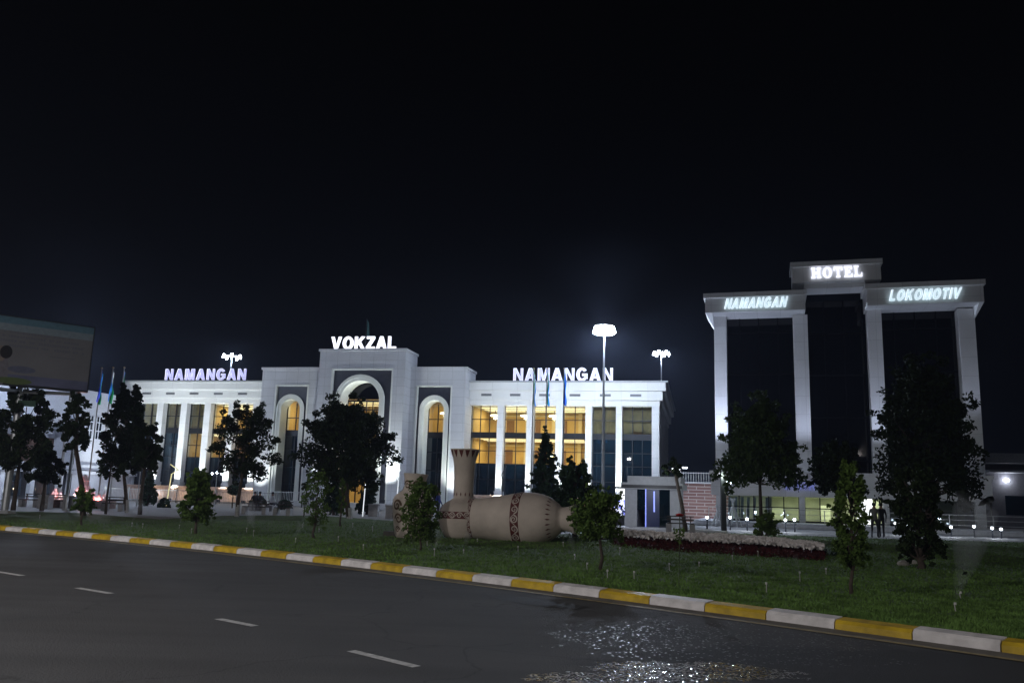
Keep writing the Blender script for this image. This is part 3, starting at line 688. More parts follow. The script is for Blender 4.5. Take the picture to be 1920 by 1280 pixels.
# ground floor: fascia band, piers, glazing
zf0, zf1 = Hh.Z(1640, 935, -2), Hh.Z(1500, 888, -2)
fx0, fx1 = Hh.X(1333, 905, -2), Hh.X(1861, 920, -2)
q = MB(); q.box(fx0, fx1, -2, 1.5, zf0, zf1); q.box(fx0 - .1, fx1 + .1, -2.15, 1.5, zf1 - .12, zf1 + .12); q.build('fascia', M_white, HO)
pier = [(1343, 1358), (1499, 1510), (1656.5, 1668), (1830, 1849)]
pr = []
for a_, b_ in pier:
    x0, x1 = Hh.X(a_, 960, -1.5), Hh.X(b_, 960, -1.5); q = MB(); q.box(x0, x1, -1.5, -.6, 0.3, zf0 - .003); q.build('pier', M_white, HO); pr.append((x0, x1))
for i, lit in ((0, 'p'), (1, 'y'), (2, 'd')):
    x0, x1 = pr[i][1], pr[i+1][0]
    f = MB(); mull(f, x0, x1, .3, zf0, -.9, 5, [zf0 - .75], .07); f.box(x0, x1, -.96, -.84, .3, .42); f.build('window_frame', M_mull, HO)
    c = MB(); quad(c, x0, x1, .3, zf0, -.87); c.build('glass', M_clear if lit != 'd' else glassmat('smoked_glass', (.25, .28, .3), .12), HO)
r_ = MB(); quad(r_, pr[0][0], pr[3][1], .3, zf0, 5); quad(r_, 0, 0, 0, 0, 5.1)
r_.add([(pr[0][0], -.8, .31), (pr[3][1], -.8, .31), (pr[3][1], 5, .31), (pr[0][0], 5, .31)], [(0, 1, 2, 3)])
r_.add([(pr[0][0], -.8, zf0-.01), (pr[3][1], -.8, zf0-.01), (pr[3][1], 5, zf0-.01), (pr[0][0], 5, zf0-.01)], [(0, 1, 2, 3)])
M_lobby = mat('lobby_wall', (.64, .65, .5), .8, var=.15, scale=1)
r_.build('lobby_wall', M_lobby, HO)
pw = MB(); pw.box(pr[2][0], pr[2][1], -.6, 5, .32, zf0 - .02)
xsp = pr[0][1] + (pr[1][0] - pr[0][1]) * .62; pw.box(xsp - .1, xsp + .1, -.6, 5, .32, zf0 - .02)
pw.box(pr[1][1] + 1.2, pr[1][1] + 1.9, 3.5, 4.3, .32, 1.5); pw.box(pr[1][0] - 2.2, pr[1][0] - 1, 3, 3.6, .32, 1.2)
pw.build('partition', M_lobby, HO)
cx = MB(); 
for k in range(7):
    xx = pr[0][1] + .3 + k * .42; cx.tube([(xx, -.5, .4), (xx + .05, -.45, zf0 - .1)], .1, 7)
cx.build('curtain', mat('pale_curtain', (.35, .42, .5), .8), HO)
light('AREA', 'lobby_light', ((pr[1][1] + pr[2][0]) / 2, 2, zf0 - .1), 140, (1, 1, .76), HO, 5, target=((pr[1][1] + pr[2][0]) / 2, 2, 0), sy=3)
light('AREA', 'lobby_light', (pr[1][0] - 1.4, 2, zf0 - .1), 55, (.95, 1, .78), HO, 2.2, target=(pr[1][0] - 1.4, 2, 0), sy=3)
light('AREA', 'lobby_light', ((pr[0][1] + xsp) / 2, 2, zf0 - .1), 14, (.8, .9, .9), HO, 2.2, target=((pr[0][1] + xsp) / 2, 2, 0), sy=3)
light('AREA', 'lobby_light', (pr[2][1] + 3, 2, zf0 - .1), 16, (.8, .9, .9), HO, 4, target=(pr[2][1] + 3, 2, 0), sy=3)
dr = MB(); xd = Hh.X(1623, 960, -.95); dr.box(xd - .55, xd + .45, -1.0, -.97, .35, 2.35); dr.build('lit_door', emit('bright_doorway', (.95, 1, .98), 1.6), HO)
# terrace and steps
tr_ = MB(); tr_.box(fx0 - 1, fx1 + 6, -5.2, 4, .0, .3); tr_.box(fx0 - 1, fx1 + 6, -5.6, -5.2, 0, .16); tr_.build('terrace', mat('terrace_stone', (.42, .43, .46), .6, var=.12), HO)
# blue bank lettering on the fascia
bs = thing('letter_sign', 'blue EMIR lettering on the hotel ground floor fascia, half hidden by trees', 'sign', Hh.world(Hh.X(1471, 911, -2.05), -2.09, Hh.Z(1500, 918, -2.05)), -HT)
M_bl = emit('dark_blue_letters', (.05, .08, .6), .35)
sign_text(bs, 'EMIR', 0, Hh.X(1530, 911, -2.05) - Hh.X(1471, 911, -2.05), 0, .58, 0, M_bl, M_bl, tube=0)
# hotel letters
def hsign(text, pa, pya0, pya1, pb, pyb0, pyb1, label, **k):
    y = OV - .12; x0 = Hh.X(pa, pya1, y); x1 = Hh.X(pb, pyb1, y); z0 = Hh.Z(pa, pya1, y); zt = Hh.Z(pa, pya0, y); z0b = Hh.Z(pb, pyb1, y)
    t_ = thing('letter_sign', label, 'sign', Hh.world(x0, y, z0), -HT)
    sign_text(t_, text, 0, x1 - x0, 0, zt - z0, 0, k.get('mo', M_letter), k.get('mf', M_letface2), shear=k.get('shear', 0), serif=k.get('serif', False), depth=.12, tube=k.get('tube', .014))
hsign('HOTEL', 1521, 502, 522, 1617, 498, 518, 'white serif HOTEL letters on the topmost lintel of the dark hotel', mo=M_letbright, mf=M_letbright, serif=True, tube=0)
hsign('NAMANGAN', 1358, 560, 579, 1478, 555, 574, 'slanted white NAMANGAN letters on the lower hotel lintel beside HOTEL', shear=.25)
hsign('LOKOMOTIV', 1667, 544, 564, 1805, 538, 558, 'slanted white LOKOMOTIV letters on the hotel lintel farthest from the station', shear=.25)

# ================================================================= LAMP MASTS
MASTC = (.66, .78, 1.)
def mast(pxb, Y, pxt, pyt, label, power, r=.95, nfl=10, group='high lamp masts round the station square', rp=.12, base=None):
    top = at(pxt, pyt, Y); g0 = Vector((at(pxb, 900, Y).x, at(pxb, 900, Y).y, .1)) if base is None else base
    t_ = thing('lamp_mast', label, 'lamp mast', (top.x, top.y, .1), 0, group)
    h = top.z - .1
    m = MB(); m.tube([(0, 0, 0), (0, 0, h * .5), (0, 0, h)], [rp, rp * .8, rp * .5], 10); m.tube([(0, 0, 0), (0, 0, .25)], rp * 1.9, 10); m.build('pole', M_pole, t_)
    rg = MB(); 
    pts = [(cos(2*pi*k/20) * r * .75, sin(2*pi*k/20) * r * .75, h) for k in range(21)]; rg.tube(pts, .04, 6)
    for k in range(4): a = pi/2*k; rg.tube([(0, 0, h - .1), (cos(a)*r*.75, sin(a)*r*.75, h)], .03, 6)
    rg.build('lamp_ring', M_pole, t_)
    for k in range(nfl):
        a = 2*pi*k/nfl; fb = MB(); Mx = Matrix.Translation((cos(a)*r, sin(a)*r, h - .04)) @ Matrix.Rotation(a, 4, 'Z') @ Matrix.Rotation(radians(74), 4, 'Y')
        fb.box(-.2, .36, -.17, .17, -.07, .05, M=Mx); f_ = fb.build('floodlight', M_pole, t_)
        gl = MB(); gl.box(-.18, .34, -.15, .15, -.1, -.074, M=Mx); gl.box(-.18, .34, -.15, .15, .052, .07, M=Mx); gl.build('lamp_glass', M_led, f_)
    if power: light('POINT', 'mast_light', (0, 0, h - .62), power, MASTC, t_, .3)
    return t_
mast(1127, 64, 1133, 616, 'tall lamp mast with the brightest ring of floodlights, before the second NAMANGAN sign', 11000, .72, 12)
mast(1241, 108, 1240, 661, 'lamp mast rising beyond the glazed end of the station', 4500, .95, 6)
mast(436, 112, 435, 667, 'lamp mast behind the station roof between NAMANGAN and VOKZAL', 3000, 1.1, 5)
mast(150, 66, 145, 636, 'lamp mast whose head hides behind the billboard edge', 5200, .8, 8)

# ---------------------------------------------------------------- floodlights at the foot of the facades
def ground_flood(loc, target, power, label, spot=75, col=(.93, 1, .98), rz=0):
    t_ = thing('ground_floodlight', label, 'floodlight', (loc[0], loc[1], loc[2]), rz, 'floodlights at the foot of the facades')
    b_ = MB(); b_.box(-.2, .2, -.08, .08, .1, .34); b_.box(-.22, -.2, -.03, .03, 0, .25); b_.box(.2, .22, -.03, .03, 0, .25); b_.build('housing', M_darkpole, t_)
    g_ = MB(); g_.box(-.17, .17, .082, .09, .13, .31); g_.build('lamp_glass', M_ledsoft, t_)
    lt = light('SPOT', 'flood_beam', (0, 0, 0), power, col, None, .15, spot=spot, blend=.9)
    lt.parent = t_
    lo = Vector((0, .1, .36)); wt = Vector(target) - Vector((loc[0], loc[1], loc[2])); wt.rotate(Matrix.Rotation(-rz, 3, 'Z')); 
    lt.location = lo; lt.rotation_euler = (wt - lo).to_track_quat('-Z', 'Y').to_euler()
    return t_
allc = [(c, 'column') for c in lcols] + [(c, 'column') for c in rcols]
nm = ['first', 'second', 'third', 'fourth', 'fifth']
for i, (c, _) in enumerate(allc):
    x = (c[0] + c[1]) / 2
    sd = 'NAMANGAN wing nearest the fountain' if i < 5 else 'NAMANGAN wing nearest the kiosk'
    ground_flood(S.world(x, -1.0, -.02), S.world(x, .1, 7), 1900, 'small floodlight below the %s column of the %s' % (nm[i % 5], sd), 62, rz=-TH)
for (x, yy, nmn, pw) in ((xm0 + .7, YM - 1.4, 'outer pillar of the block beside the fountain side wing', 500), (xt0 + .9, YT - 1.5, 'tower pillar next to the shadowed tree', 700), (xt1 - .9, YT - 1.5, 'tower pillar next to the clay jar', 900), (xm1 - .8, YM - 1.4, 'outer pillar of the block by the tall jug neck', 500)):
    ground_flood(S.world(x, yy, .51 if yy < YM - 2 else -.02), S.world(x, yy + .9, 6.5), pw * 4, 'small floodlight below the %s' % nmn, 75, rz=-TH)
# extra hidden floods, added on the square to wash the front evenly
for (x, pw) in ((S.X(290, 800), 4200), (S.X(400, 800), 3000), (S.X(985, 800), 2000), (S.X(1130, 800), 2800)):
    p = S.world(x, -9.5, -.02)
    ground_flood(p, S.world(x, 0, 10.5), pw, 'added low floodlight on the square washing the station cornice, %d m east of the tower' % round(x) if x > 0 else 'added low floodlight on the square washing the station cornice, %d m west of the tower' % round(-x), 78, (.9, .97, 1), rz=-TH)
# lights on the granite plinth
for i, c in enumerate(lcols + rcols):
    xx = (c[0] + c[1]) / 2 + .9
    light('POINT', 'plinth_light', (xx, -.75, .75), 16, (1, .78, .5), ST, .05)
light('SPOT', 'hotel_flood', (c1[0] + .3, -3.2, 4.5), 1900, (.66, .74, 1), HO, .2, target=(c1[0] + .5, 0, 9), spot=70, blend=1)
light('SPOT', 'hotel_flood', (c2[0] + .5, -3.2, 4.5), 560, (.66, .74, 1), HO, .2, target=(c2[0] + .5, 0, 9), spot=70, blend=1)
light('SPOT', 'hotel_flood', (c3[0] + .5, -3.2, 4.5), 650, (.66, .74, 1), HO, .2, target=(c3[0] + .5, 0, 9), spot=70, blend=1)
light('SPOT', 'hotel_flood', (c4[0] + .5, -3.2, 4.5), 420, (.66, .74, 1), HO, .2, target=(c4[0] + .5, 0, 13), spot=55, blend=.9)

# ================================================================= STREET LAMPS of the near pavement (they light the road and lawn)
def street_lamp(x, y, label, power):
    t_ = thing('street_lamp', label, 'street lamp', (x, y, 0), 0, 'street lamps along the near pavement')
    m = MB(); m.tube([(0, 0, 0), (0, 0, 7.6), (0.3, .5, 8.6), (.9, 1.6, 9)], [.1, .07, .05, .045], 8); m.build('pole', M_pole, t_)
    h = MB(); h.box(.7, 1.1, 1.4, 2.3, 8.98, 9.1); h.build('lamp_head', M_darkpole, t_)
    g_ = MB(); g_.box(.75, 1.05, 1.45, 2.2, 8.955, 8.976); g_.build('lamp_glass', M_ledsoft, t_)
    light('AREA', 'street_light', (.9, 1.85, 8.94), power, (1, .95, .93), t_, .5, target=(.9 + 1.0, 1.85 + 4, 0))
street_lamp(-13, 1, 'grey street lamp on the near pavement beside the viewer', 1900)
street_lamp(-25, 9, 'grey street lamp on the near pavement across from the billboard', 3600)
street_lamp(9, -9, 'grey street lamp on the near pavement farthest from the billboard', 1300)

# ================================================================= VEGETATION
def leaf(mb, p, s, nrm=None, asp=1.):
    a = Vector((random.gauss(0, 1), random.gauss(0, 1), random.gauss(0, 1))).normalized()
    b = a.cross(Vector((random.gauss(0, 1), random.gauss(0, 1), random.gauss(0, 1)))).normalized()
    a *= s * .5; b *= s * .33 * asp; o = len(mb.v)
    mb.v += [tuple(p - a), tuple(p + b * .9 + a * .1), tuple(p + a), tuple(p - b * .9 + a * .1)]; mb.f.append((o, o+1, o+2, o+3)); mb.mi.append(0)
def clump(mb, c, r, n, s, flat=.8):
    for _ in range(n):
        d = Vector((random.gauss(0, 1), random.gauss(0, 1), random.gauss(0, 1) )).normalized()
        k = random.random() ** .45
        leaf(mb, c + Vector((d.x, d.y, d.z * flat)) * r * k, s * random.uniform(.7, 1.3))
def crown_tree(name, base, h, cw, crown_z0, label, cat='tree', mfol=None, nclump=34, nleaf=170, ls=.26, group=None, shape='round', trunk_r=.1, lean=(0, 0), limed=False, seed=0, mtrunk=None, solid=1.):
    random.seed(seed * 7 + 3)
    if ls >= .2: ls *= .74; nleaf = int(nleaf * 1.55)
    t_ = thing(name, label, cat, base, 0, group)
    tk = MB(); top = Vector((lean[0], lean[1], crown_z0))
    pts = [Vector((0, 0, -.05)), Vector((lean[0]*.3 + random.gauss(0, .04), lean[1]*.3, crown_z0*.4)), top, top + Vector((lean[0]*.2, 0, (h - crown_z0)*.5)), Vector((lean[0]*1.3, lean[1]*1.3, h*.93))]
    tk.tube(pts, [trunk_r*1.25, trunk_r, trunk_r*.8, trunk_r*.45, trunk_r*.12], 8)
    fo = MB(); cl_ = []
    for i in range(nclump):
        u = (i + random.random()) / nclump; z = crown_z0 + (h - crown_z0) * (.04 + .93 * u)
        if shape == 'round': env = math.sqrt(max(0, 1 - ((u - .42) / .62) ** 2))
        elif shape == 'dome': env = max(.08, 1 - u ** 1.7) ** .6
        elif shape == 'cone': env = (1 - u) * .95 + .05
        elif shape == 'column': env = math.sqrt(max(.03, 1 - ((u - .35) / .68) ** 2)) 
        elif shape == 'vase': env = .35 + .65 * math.sin(pi * min(1, u * .62 + .2)) 
        else: env = 1
        a = i * 2.4 + random.uniform(-.5, .5); rr_ = cw * env * random.uniform(.35, .86)
        c = Vector((lean[0] * (1 + .3*u) + cos(a) * rr_, lean[1] * (1 + .3*u) + sin(a) * rr_, z)); cl_.append(c)
        cr_ = cw * random.uniform(.2, .36) * (.5 + .5 * env) * solid
        clump(fo, c, cr_, int(nleaf * random.uniform(.6, 1.3)), ls)
        if i % 2 == 0:
            s_ = top.lerp(pts[-1], max(0, u - .25)); mid_ = s_.lerp(c, .5) + Vector((0, 0, -.05 * h * .3))
            tk.tube([s_, mid_, c], [trunk_r*.35, trunk_r*.22, trunk_r*.08], 5, cap=False)
    # stray sprigs
    for _ in range(int(nclump * 1.6)):
        c = random.choice(cl_); d = (c - Vector((0, 0, (h + crown_z0) / 2))).normalized()
        clump(fo, c + d * cw * random.uniform(.2, .4), cw * .11, int(nleaf * .12), ls)
    tk.build('trunk', mtrunk or M_bark, t_, smooth=True)
    fo.build('crown', mfol or M_fol, t_)
    if limed:
        lm_ = MB(); lm_.tube([(0, 0, -.04), Vector((lean[0]*.12, 0, crown_z0*.3))], [trunk_r*1.32, trunk_r*1.12], 8); lm_.build('lime_wash', M_limed, t_)
    return t_
def tree_px(name, pxb, pyb, ptop, pwid, pcz, label, **k):
    """place by foot pixel; ptop = row of the crown top, pwid = crown width in px, pcz = row of crown bottom"""
    b = gnd(pxb, pyb, .1); h = hz(b, ptop) - .1; cz = hz(b, pcz) - .1; cw = pwid / F * b.y / 2
    return crown_tree(name, b, h, cw, cz, label, **k)
TG = 'dark trees on the station square'
tree_px('tree', 444, 968, 768, 125, 895, 'dark round tree with limed trunk before the west NAMANGAN wing', group=TG, seed=1, limed=True, lean=(.1, 0), nclump=30, nleaf=150, ls=.22)
tree_px('tree', 655, 972, 763, 172, 905, 'largest dark round tree, screening the central entrance arch', group=TG, seed=2, limed=True, nclump=60, nleaf=210, ls=.26, lean=(-.3, 0), trunk_r=.14)
tree_px('tree', 238, 961, 728, 88, 880, 'tall dark tree in front of the station corner and the flags', group=TG, seed=3, nclump=46, nleaf=150, ls=.26, limed=True, shape='column', lean=(-.45, 0))
tree_px('tree', 262, 964, 800, 62, 880, 'low dark tree overlapping the first dark glass bay of the station', group=TG, seed=14, nclump=30, nleaf=150, ls=.24)
tree_px('tree', 156, 966, 740, 66, 845, 'slender open tree with a forked trunk before the white side building', group=TG, seed=4, nclump=26, nleaf=70, ls=.24, shape='column', lean=(-.7, 0), trunk_r=.12)
tree_px('tree', 198, 963, 840, 60, 895, 'small branching tree between the fountain jets and the tall dark tree', group=TG, seed=5, nclump=16, nleaf=70, ls=.22, trunk_r=.06)
tree_px('tree', 24, 962, 732, 120, 880, 'broad dark tree behind the billboard post', group=TG, seed=6, nclump=30, nleaf=150, ls=.27)
tree_px('tree', 78, 957, 850, 62, 905, 'low spreading dark tree between the billboard post and the fountain', group=TG, seed=7, nclump=22, nleaf=110, ls=.24)
tree_px('tree', 1427, 1004, 758, 165, 908, 'leafy green tree in front of the lower hotel columns', group=TG, seed=8, nclump=56, nleaf=150, ls=.24, trunk_r=.09, mfol=leafmat('hotel_tree_foliage', (.04, .07, .016)), shape='dome')
tree_px('tree', 1745, 1018, 688, 218, 925, 'huge dark tree standing before the LOKOMOTIV half of the hotel', group=TG, seed=9, shape='dome', nclump=66, nleaf=150, ls=.26, trunk_r=.2)
tree_px('tree', 1573, 1006, 838, 105, 925, 'low black tree between the two big trees in front of the hotel', group=TG, seed=10, nclump=34, nleaf=150, ls=.24)
tree_px('tree', 1286, 996, 862, 45, 893, 'thin leaning tree with a crooked bare trunk beside the kiosk', group=TG, seed=11, nclump=9, nleaf=60, ls=.22, trunk_r=.1, lean=(-.5, 0))
tree_px('conifer', 1019, 985, 812, 82, 960, 'dark pointed conifer rising behind the lying jug', cat='conifer', seed=12, shape='cone', nclump=70, nleaf=90, ls=.2, mfol=M_conif, solid=.75)
tree_px('bush', 1078, 1006, 868, 85, 990, 'dark tall bush between the lying jug and the round green sapling', cat='bush', seed=13, shape='column', nclump=44, nleaf=120, ls=.16, mfol=M_conif)
tree_px('bush', 1726, 1066, 880, 92, 1050, 'dark blurred tall shrub on the lawn under the huge hotel tree', cat='bush', seed=15, shape='vase', nclump=50, nleaf=130, ls=.1, mfol=M_fol)
CN = 'clipped conifers by the station fence'
tree_px('conifer', 275, 948, 884, 44, 945, 'clipped cone conifer before the first bright station column', cat='conifer', seed=21, shape='cone', nclump=60, nleaf=80, ls=.16, mfol=M_conif, group=CN, solid=.8)
tree_px('conifer', 688, 964, 893, 46, 960, 'clipped cone conifer beside the white LED post before the entrance', cat='conifer', seed=22, shape='cone', nclump=60, nleaf=80, ls=.16, mfol=M_conif, group=CN, solid=.8)
tree_px('conifer', 625, 965, 893, 50, 961, 'clipped cone conifer just west of the limed trunk of the largest tree', cat='conifer', seed=23, shape='cone', nclump=60, nleaf=80, ls=.16, mfol=M_conif, group=CN, solid=.8)
SG = 'young shrubs planted on the lawn'
tree_px('shrub', 366, 1001, 884, 64, 976, 'dense teardrop shrub on the lawn before the third station column', cat='shrub', seed=31, shape='column', nclump=60, nleaf=110, ls=.1, mfol=M_folg, group=SG, trunk_r=.05)
tree_px('shrub', 589, 1009, 884, 58, 985, 'open thin-leaved shrub before the bright foot of the tower', cat='shrub', seed=32, shape='vase', nclump=40, nleaf=45, ls=.08, mfol=M_folg, group=SG, trunk_r=.04)
tree_px('shrub', 153, 984, 915, 42, 960, 'small open shrub on the lawn in front of the red fountain', cat='shrub', seed=33, shape='vase', nclump=26, nleaf=60, ls=.1, mfol=M_folg, group=SG, trunk_r=.04)
tree_px('shrub', 638, 986, 898, 18, 965, 'narrow column shrub beside the limed trunk of the largest tree', cat='shrub', seed=34, shape='column', nclump=26, nleaf=60, ls=.1, mfol=M_folg, group=SG, trunk_r=.04)
tree_px('shrub', 787, 1031, 905, 74, 1012, 'loose green shrub growing in front of the standing clay jar', cat='shrub', seed=35, shape='vase', nclump=50, nleaf=95, ls=.075, mfol=M_folg, group=SG, trunk_r=.03)
tree_px('shrub', 1124, 1069, 925, 108, 1010, 'bright green round sapling on the lawn beside the lying jug', cat='shrub', seed=36, shape='round', nclump=52, nleaf=90, ls=.075, mfol=M_folg, group=SG, trunk_r=.035)
tree_px('shrub', 1597, 1114, 868, 70, 1068, 'tall narrow green sapling on the lawn before the lit hotel door', cat='shrub', seed=37, shape='column', nclump=70, nleaf=80, ls=.065, mfol=M_folg, group=SG, trunk_r=.035, lean=(.03, 0))
tree_px('shrub', 1437, 1021, 962, 46, 1003, 'round dark shrub at the end of the flower bed under the hotel tree', cat='shrub', seed=38, shape='round', nclump=30, nleaf=90, ls=.09, mfol=M_folg, group=SG, trunk_r=.04)
def dome(px, py, rpx, label, hs=.9, cat='bush', trunk=0, seed=1):
    random.seed(seed); b = gnd(px, py, .1); r = rpx / F * b.y
    t_ = thing('round_bush', label, cat, b, 0, 'clipped round bushes by the station fence'); fo = MB()
    for i in range(46):
        d = Vector((random.gauss(0, 1), random.gauss(0, 1), abs(random.gauss(0, 1)) if not trunk else random.gauss(0, 1))).normalized()
        clump(fo, Vector((d.x * r * .78, d.y * r * .78, trunk + d.z * r * hs * (1.5 if not trunk else .8))), r * .24, 60, .12)
    fo.build('crown', M_conif, t_); k = MB(); k.tube([(0, 0, -.05), (0, 0, trunk + .2)], .05, 6); k.build('trunk', M_bark, t_)
dome(307, 951, 12, 'small clipped round bush beside the first cone conifer', seed=1)
dome(483, 953, 18, 'wide clipped dome bush behind the bench of sitting people', .8, seed=2)
dome(533, 955, 15, 'lower clipped dome bush between the sitting man and the open shrub', .75, seed=3)
dome(435, 952, 12, 'lollipop shaped bush on a thin stem beside the limed tree trunk', .8, trunk=1.35, seed=4)
# rose on a tall stem
b = gnd(1273, 1098, .1); t_ = thing('rose', 'single red rose standard on a thin tall stem', 'flower', b)
h = hz(b, 968) - .1
m = MB(); m.tube([(0, 0, 0), (.01, 0, h*.5), (.02, 0, h)], .008, 6); m.build('stem', mat('green_stem', (.04, .06, .02), .7), t_)
m = MB(); random.seed(5)
for z_, r_, n_ in ((h*.7, .09, 26), (h*.8, .12, 50), (h*.62, .05, 10)): clump(m, Vector((.01, 0, z_)), r_, n_, .06)
m.build('foliage', M_folg, t_)
m = MB()
for i in range(5):
    a0 = i * 1.25; rr_ = .012 + .008 * i
    for k in range(5):
        a = a0 + k * 2*pi/5; p = Vector((.02 + cos(a)*rr_, sin(a)*rr_, h + .01)); u_ = Vector((-sin(a), cos(a), 0)) * (.015 + .004*i); o_ = Vector((cos(a), sin(a), 0)) * .01 * i
        m.add([p - u_, p + u_, p + u_*1.1 + o_ + Vector((0, 0, .05 - .005*i)), p - u_*1.1 + o_ + Vector((0, 0, .05 - .005*i))], [(0, 1, 2, 3)])
m.build('bloom', mat('red_petals', (.55, .015, .02), .6), t_)
# flower bed
random.seed(9); bedf = [(1150,1022),(1250,1033),(1350,1039),(1450,1046),(1545,1052)]; bedr = [(1150,1005),(1250,1012),(1350,1015),(1450,1022),(1545,1036)]
mb1, mb2 = MB(), MB()
def bedpt(u, v):
    k = u * 4; i = min(3, int(k)); f_ = k - i
    a = gnd(*bedf[i]).lerp(gnd(*bedf[i+1]), f_); c = gnd(*bedr[i]).lerp(gnd(*bedr[i+1]), f_); return a.lerp(c, v)
for _ in range(9000):
    u, v = random.random(), random.random(); p = bedpt(u, v); hh = .2 * (.7 + .5 * mnoise.noise(p * 1.3)) ; leaf(mb1, p + Vector((random.gauss(0, .05), random.gauss(0, .05), random.random() * hh)), .09)
for _ in range(10000):
    u, v = random.random(), random.random() ** .5
    if random.random() > .5 + v: continue
    p = bedpt(u, .3 + .7 * v); hh = .23 + .07 * random.random() + .05 * mnoise.noise(p * 2)
    leaf(mb2, p + Vector((0, 0, hh)), .105, asp=1.7)
fb = thing('flower_bed', 'long bed of dark red plants topped with white flowers before the kiosk', 'flower bed', gnd(1350, 1030)); inv = Matrix.Translation(-gnd(1350, 1030))
mb1.build('red_plants', leafmat('maroon_leaves', (.06, .012, .011)), fb, M=inv)['kind'] = 'stuff'; mb2.build('white_flowers', mat('white_petals', (.8, .75, .72), .7), fb, M=inv)['kind'] = 'stuff'
# pale stones
random.seed(3)
for i, (x, y, s_, lb_) in enumerate(((1695, 1060, .16, 'larger pale rock on the lawn right of the tall sapling'), (1711, 1057, .13, 'smaller pale rock behind the larger one on the lawn'), (990, 1008, .45, 'grey boulder leaning against the lying jug'))):
    bm = bmesh.new(); bmesh.ops.create_icosphere(bm, subdivisions=2, radius=s_)
    for v in bm.verts: v.co *= 1 + .35 * mnoise.noise(v.co * 3 / s_ * .4 + Vector((i * 5, 0, 0))); v.co.z *= .62
    me = bpy.data.meshes.new('rock'); bm.to_mesh(me); bm.free(); me.materials.append(mat('pale_rock', (.4, .38, .35), .9, var=.2) if i < 2 else mat('grey_rock', (.16, .16, .16), .9))
    o = bpy.data.objects.new('rock', me); COL.objects.link(o); p = gnd(x, y, .1); o.location = (p.x, p.y, .1 + s_ * .3); tag(o, lb_, 'rock')

# ================================================================= CLAY VESSELS
M_clay = mat('clay_render', (.53, .465, .405), .85, var=.2, scale=1.1, bump=.5, bscale=9)
def clay_bands():
    """clay with maroon bands is done by face material; spirals are raised pale relief"""
M_maroon = mat('maroon_glaze', (.1, .018, .015), .6, var=.2)
M_pale = mat('pale_relief', (.5, .44, .39), .75, var=.08)
def spiral(mb, fr, cx_, cy_, r, flip=1, w=.03, turns=1.6, n=26, lift=.012):
    """a spiral ribbon laid on a surface; fr(u, v) -> (point, normal)"""
    L = []
    for i in range(n + 1):
        t_ = i / n; a = t_ * turns * 2*pi; rr_ = r * (1 - t_ * .9)
        L.append((cx_ + flip * cos(a) * rr_, cy_ + sin(a) * rr_, rr_, a))
    vs = []
    for i, (x, y, rr_, a) in enumerate(L):
        hw = w * (.5 + .5 * (1 - i / n)) * .5
        for s_ in (-1, 1):
            p, nn = fr(cx_ + flip * cos(a) * (rr_ + s_*hw), cy_ + sin(a) * (rr_ + s_*hw)); vs.append(p + nn * lift)
    mb.add(vs, [(2*i, 2*i+1, 2*i+3, 2*i+2) for i in range(n)])
def rprof(prof):
    def f(z):
        for i in range(len(prof) - 1):
            (r0, z0), (r1, z1) = prof[i], prof[i+1]
            if z0 <= z <= z1: return r0 + (r1 - r0) * (z - z0) / (z1 - z0 + 1e-9)
        return prof[-1][0]
    return f
def smooth_prof(P, n=6):
    out = []
    for i in range(len(P) - 1):
        p0 = P[max(i-1, 0)]; p1 = P[i]; p2 = P[i+1]; p3 = P[min(i+2, len(P)-1)]
        for k in range(n):
            t_ = k / n; f = lambda a, b, c, d: .5 * (2*b + (c-a)*t_ + (2*a-5*b+4*c-d)*t_*t_ + (-a+3*b-3*c+d)*t_**3)
            out.append((max(.001, f(p0[0], p1[0], p2[0], p3[0])), f(p0[1], p1[1], p2[1], p3[1])))
    return out + [P[-1]]
def vessel(name, label, loc, prof, M, bands, parts=()):
    prof = smooth_prof(prof); prof = sorted(set(prof), key=lambda p: p[1]) if True else prof
    zs = sorted(set([p[1] for p in prof] + [z for b in bands for z in b[:2]])); rf = rprof(prof)
    pr_ = [(rf(z), z) for z in zs]
    t_ = thing(name, label, 'vessel', loc)
    m = MB(); m.lathe(pr_, 48, M, mif=lambda i: 1 if any(b[0] - 1e-4 <= pr_[i][1] and pr_[i+1][1] <= b[1] + 1e-4 and b[2] for b in bands) else 0)
    m.lathe([(.001, pr_[0][1]), pr_[0]], 48, M)
    # inner lip
    rt, zt_ = pr_[-1]; m.lathe([(rt, zt_), (rt - .07, zt_ + .001), (rt - .12, zt_ - .4), (.001, zt_ - .41)], 48, M)
    m.build('body', [M_clay, M_maroon], t_, smooth=True)
    sp_ = MB(); R3 = M.to_3x3()
    for (za, zb, kind) in bands:
        if kind != 2: continue
        zc = (za + zb) / 2; r = rf(zc); per = 2*pi*r; hb = (zb - za) / 2; nsp = max(4, int(per / (hb * 2.15)))
        def fr(u, v, zc=zc):
            a = u / rf(zc); z = v; rr_ = rf(z); nn = Vector((cos(a), sin(a), 0)); return M @ (nn * rr_ + Vector((0, 0, z))), (R3 @ nn)
        for k in range(nsp):
            u0 = per * (k + .5) / nsp; spiral(sp_, fr, u0, zc, hb * .88, 1 if k % 2 else -1, w=hb * .3)
            # connecting wave
            u1 = per * (k + 1) / nsp; vs = []
            for i in range(9):
                f_ = i / 8; uu = u0 + (per / nsp) * f_; vv = zc + (hb * .8) * cos(pi * f_) * (1 if k % 2 else -1)
                for s_ in (-1, 1): p, nn = fr(uu, vv + s_ * hb * .1); vs.append(p + nn * .01)
            sp_.add(vs, [(2*i, 2*i+1, 2*i+3, 2*i+2) for i in range(8)])
    if sp_.v: sp_.build('spiral_relief', M_pale, t_)
    return t_, rf, M
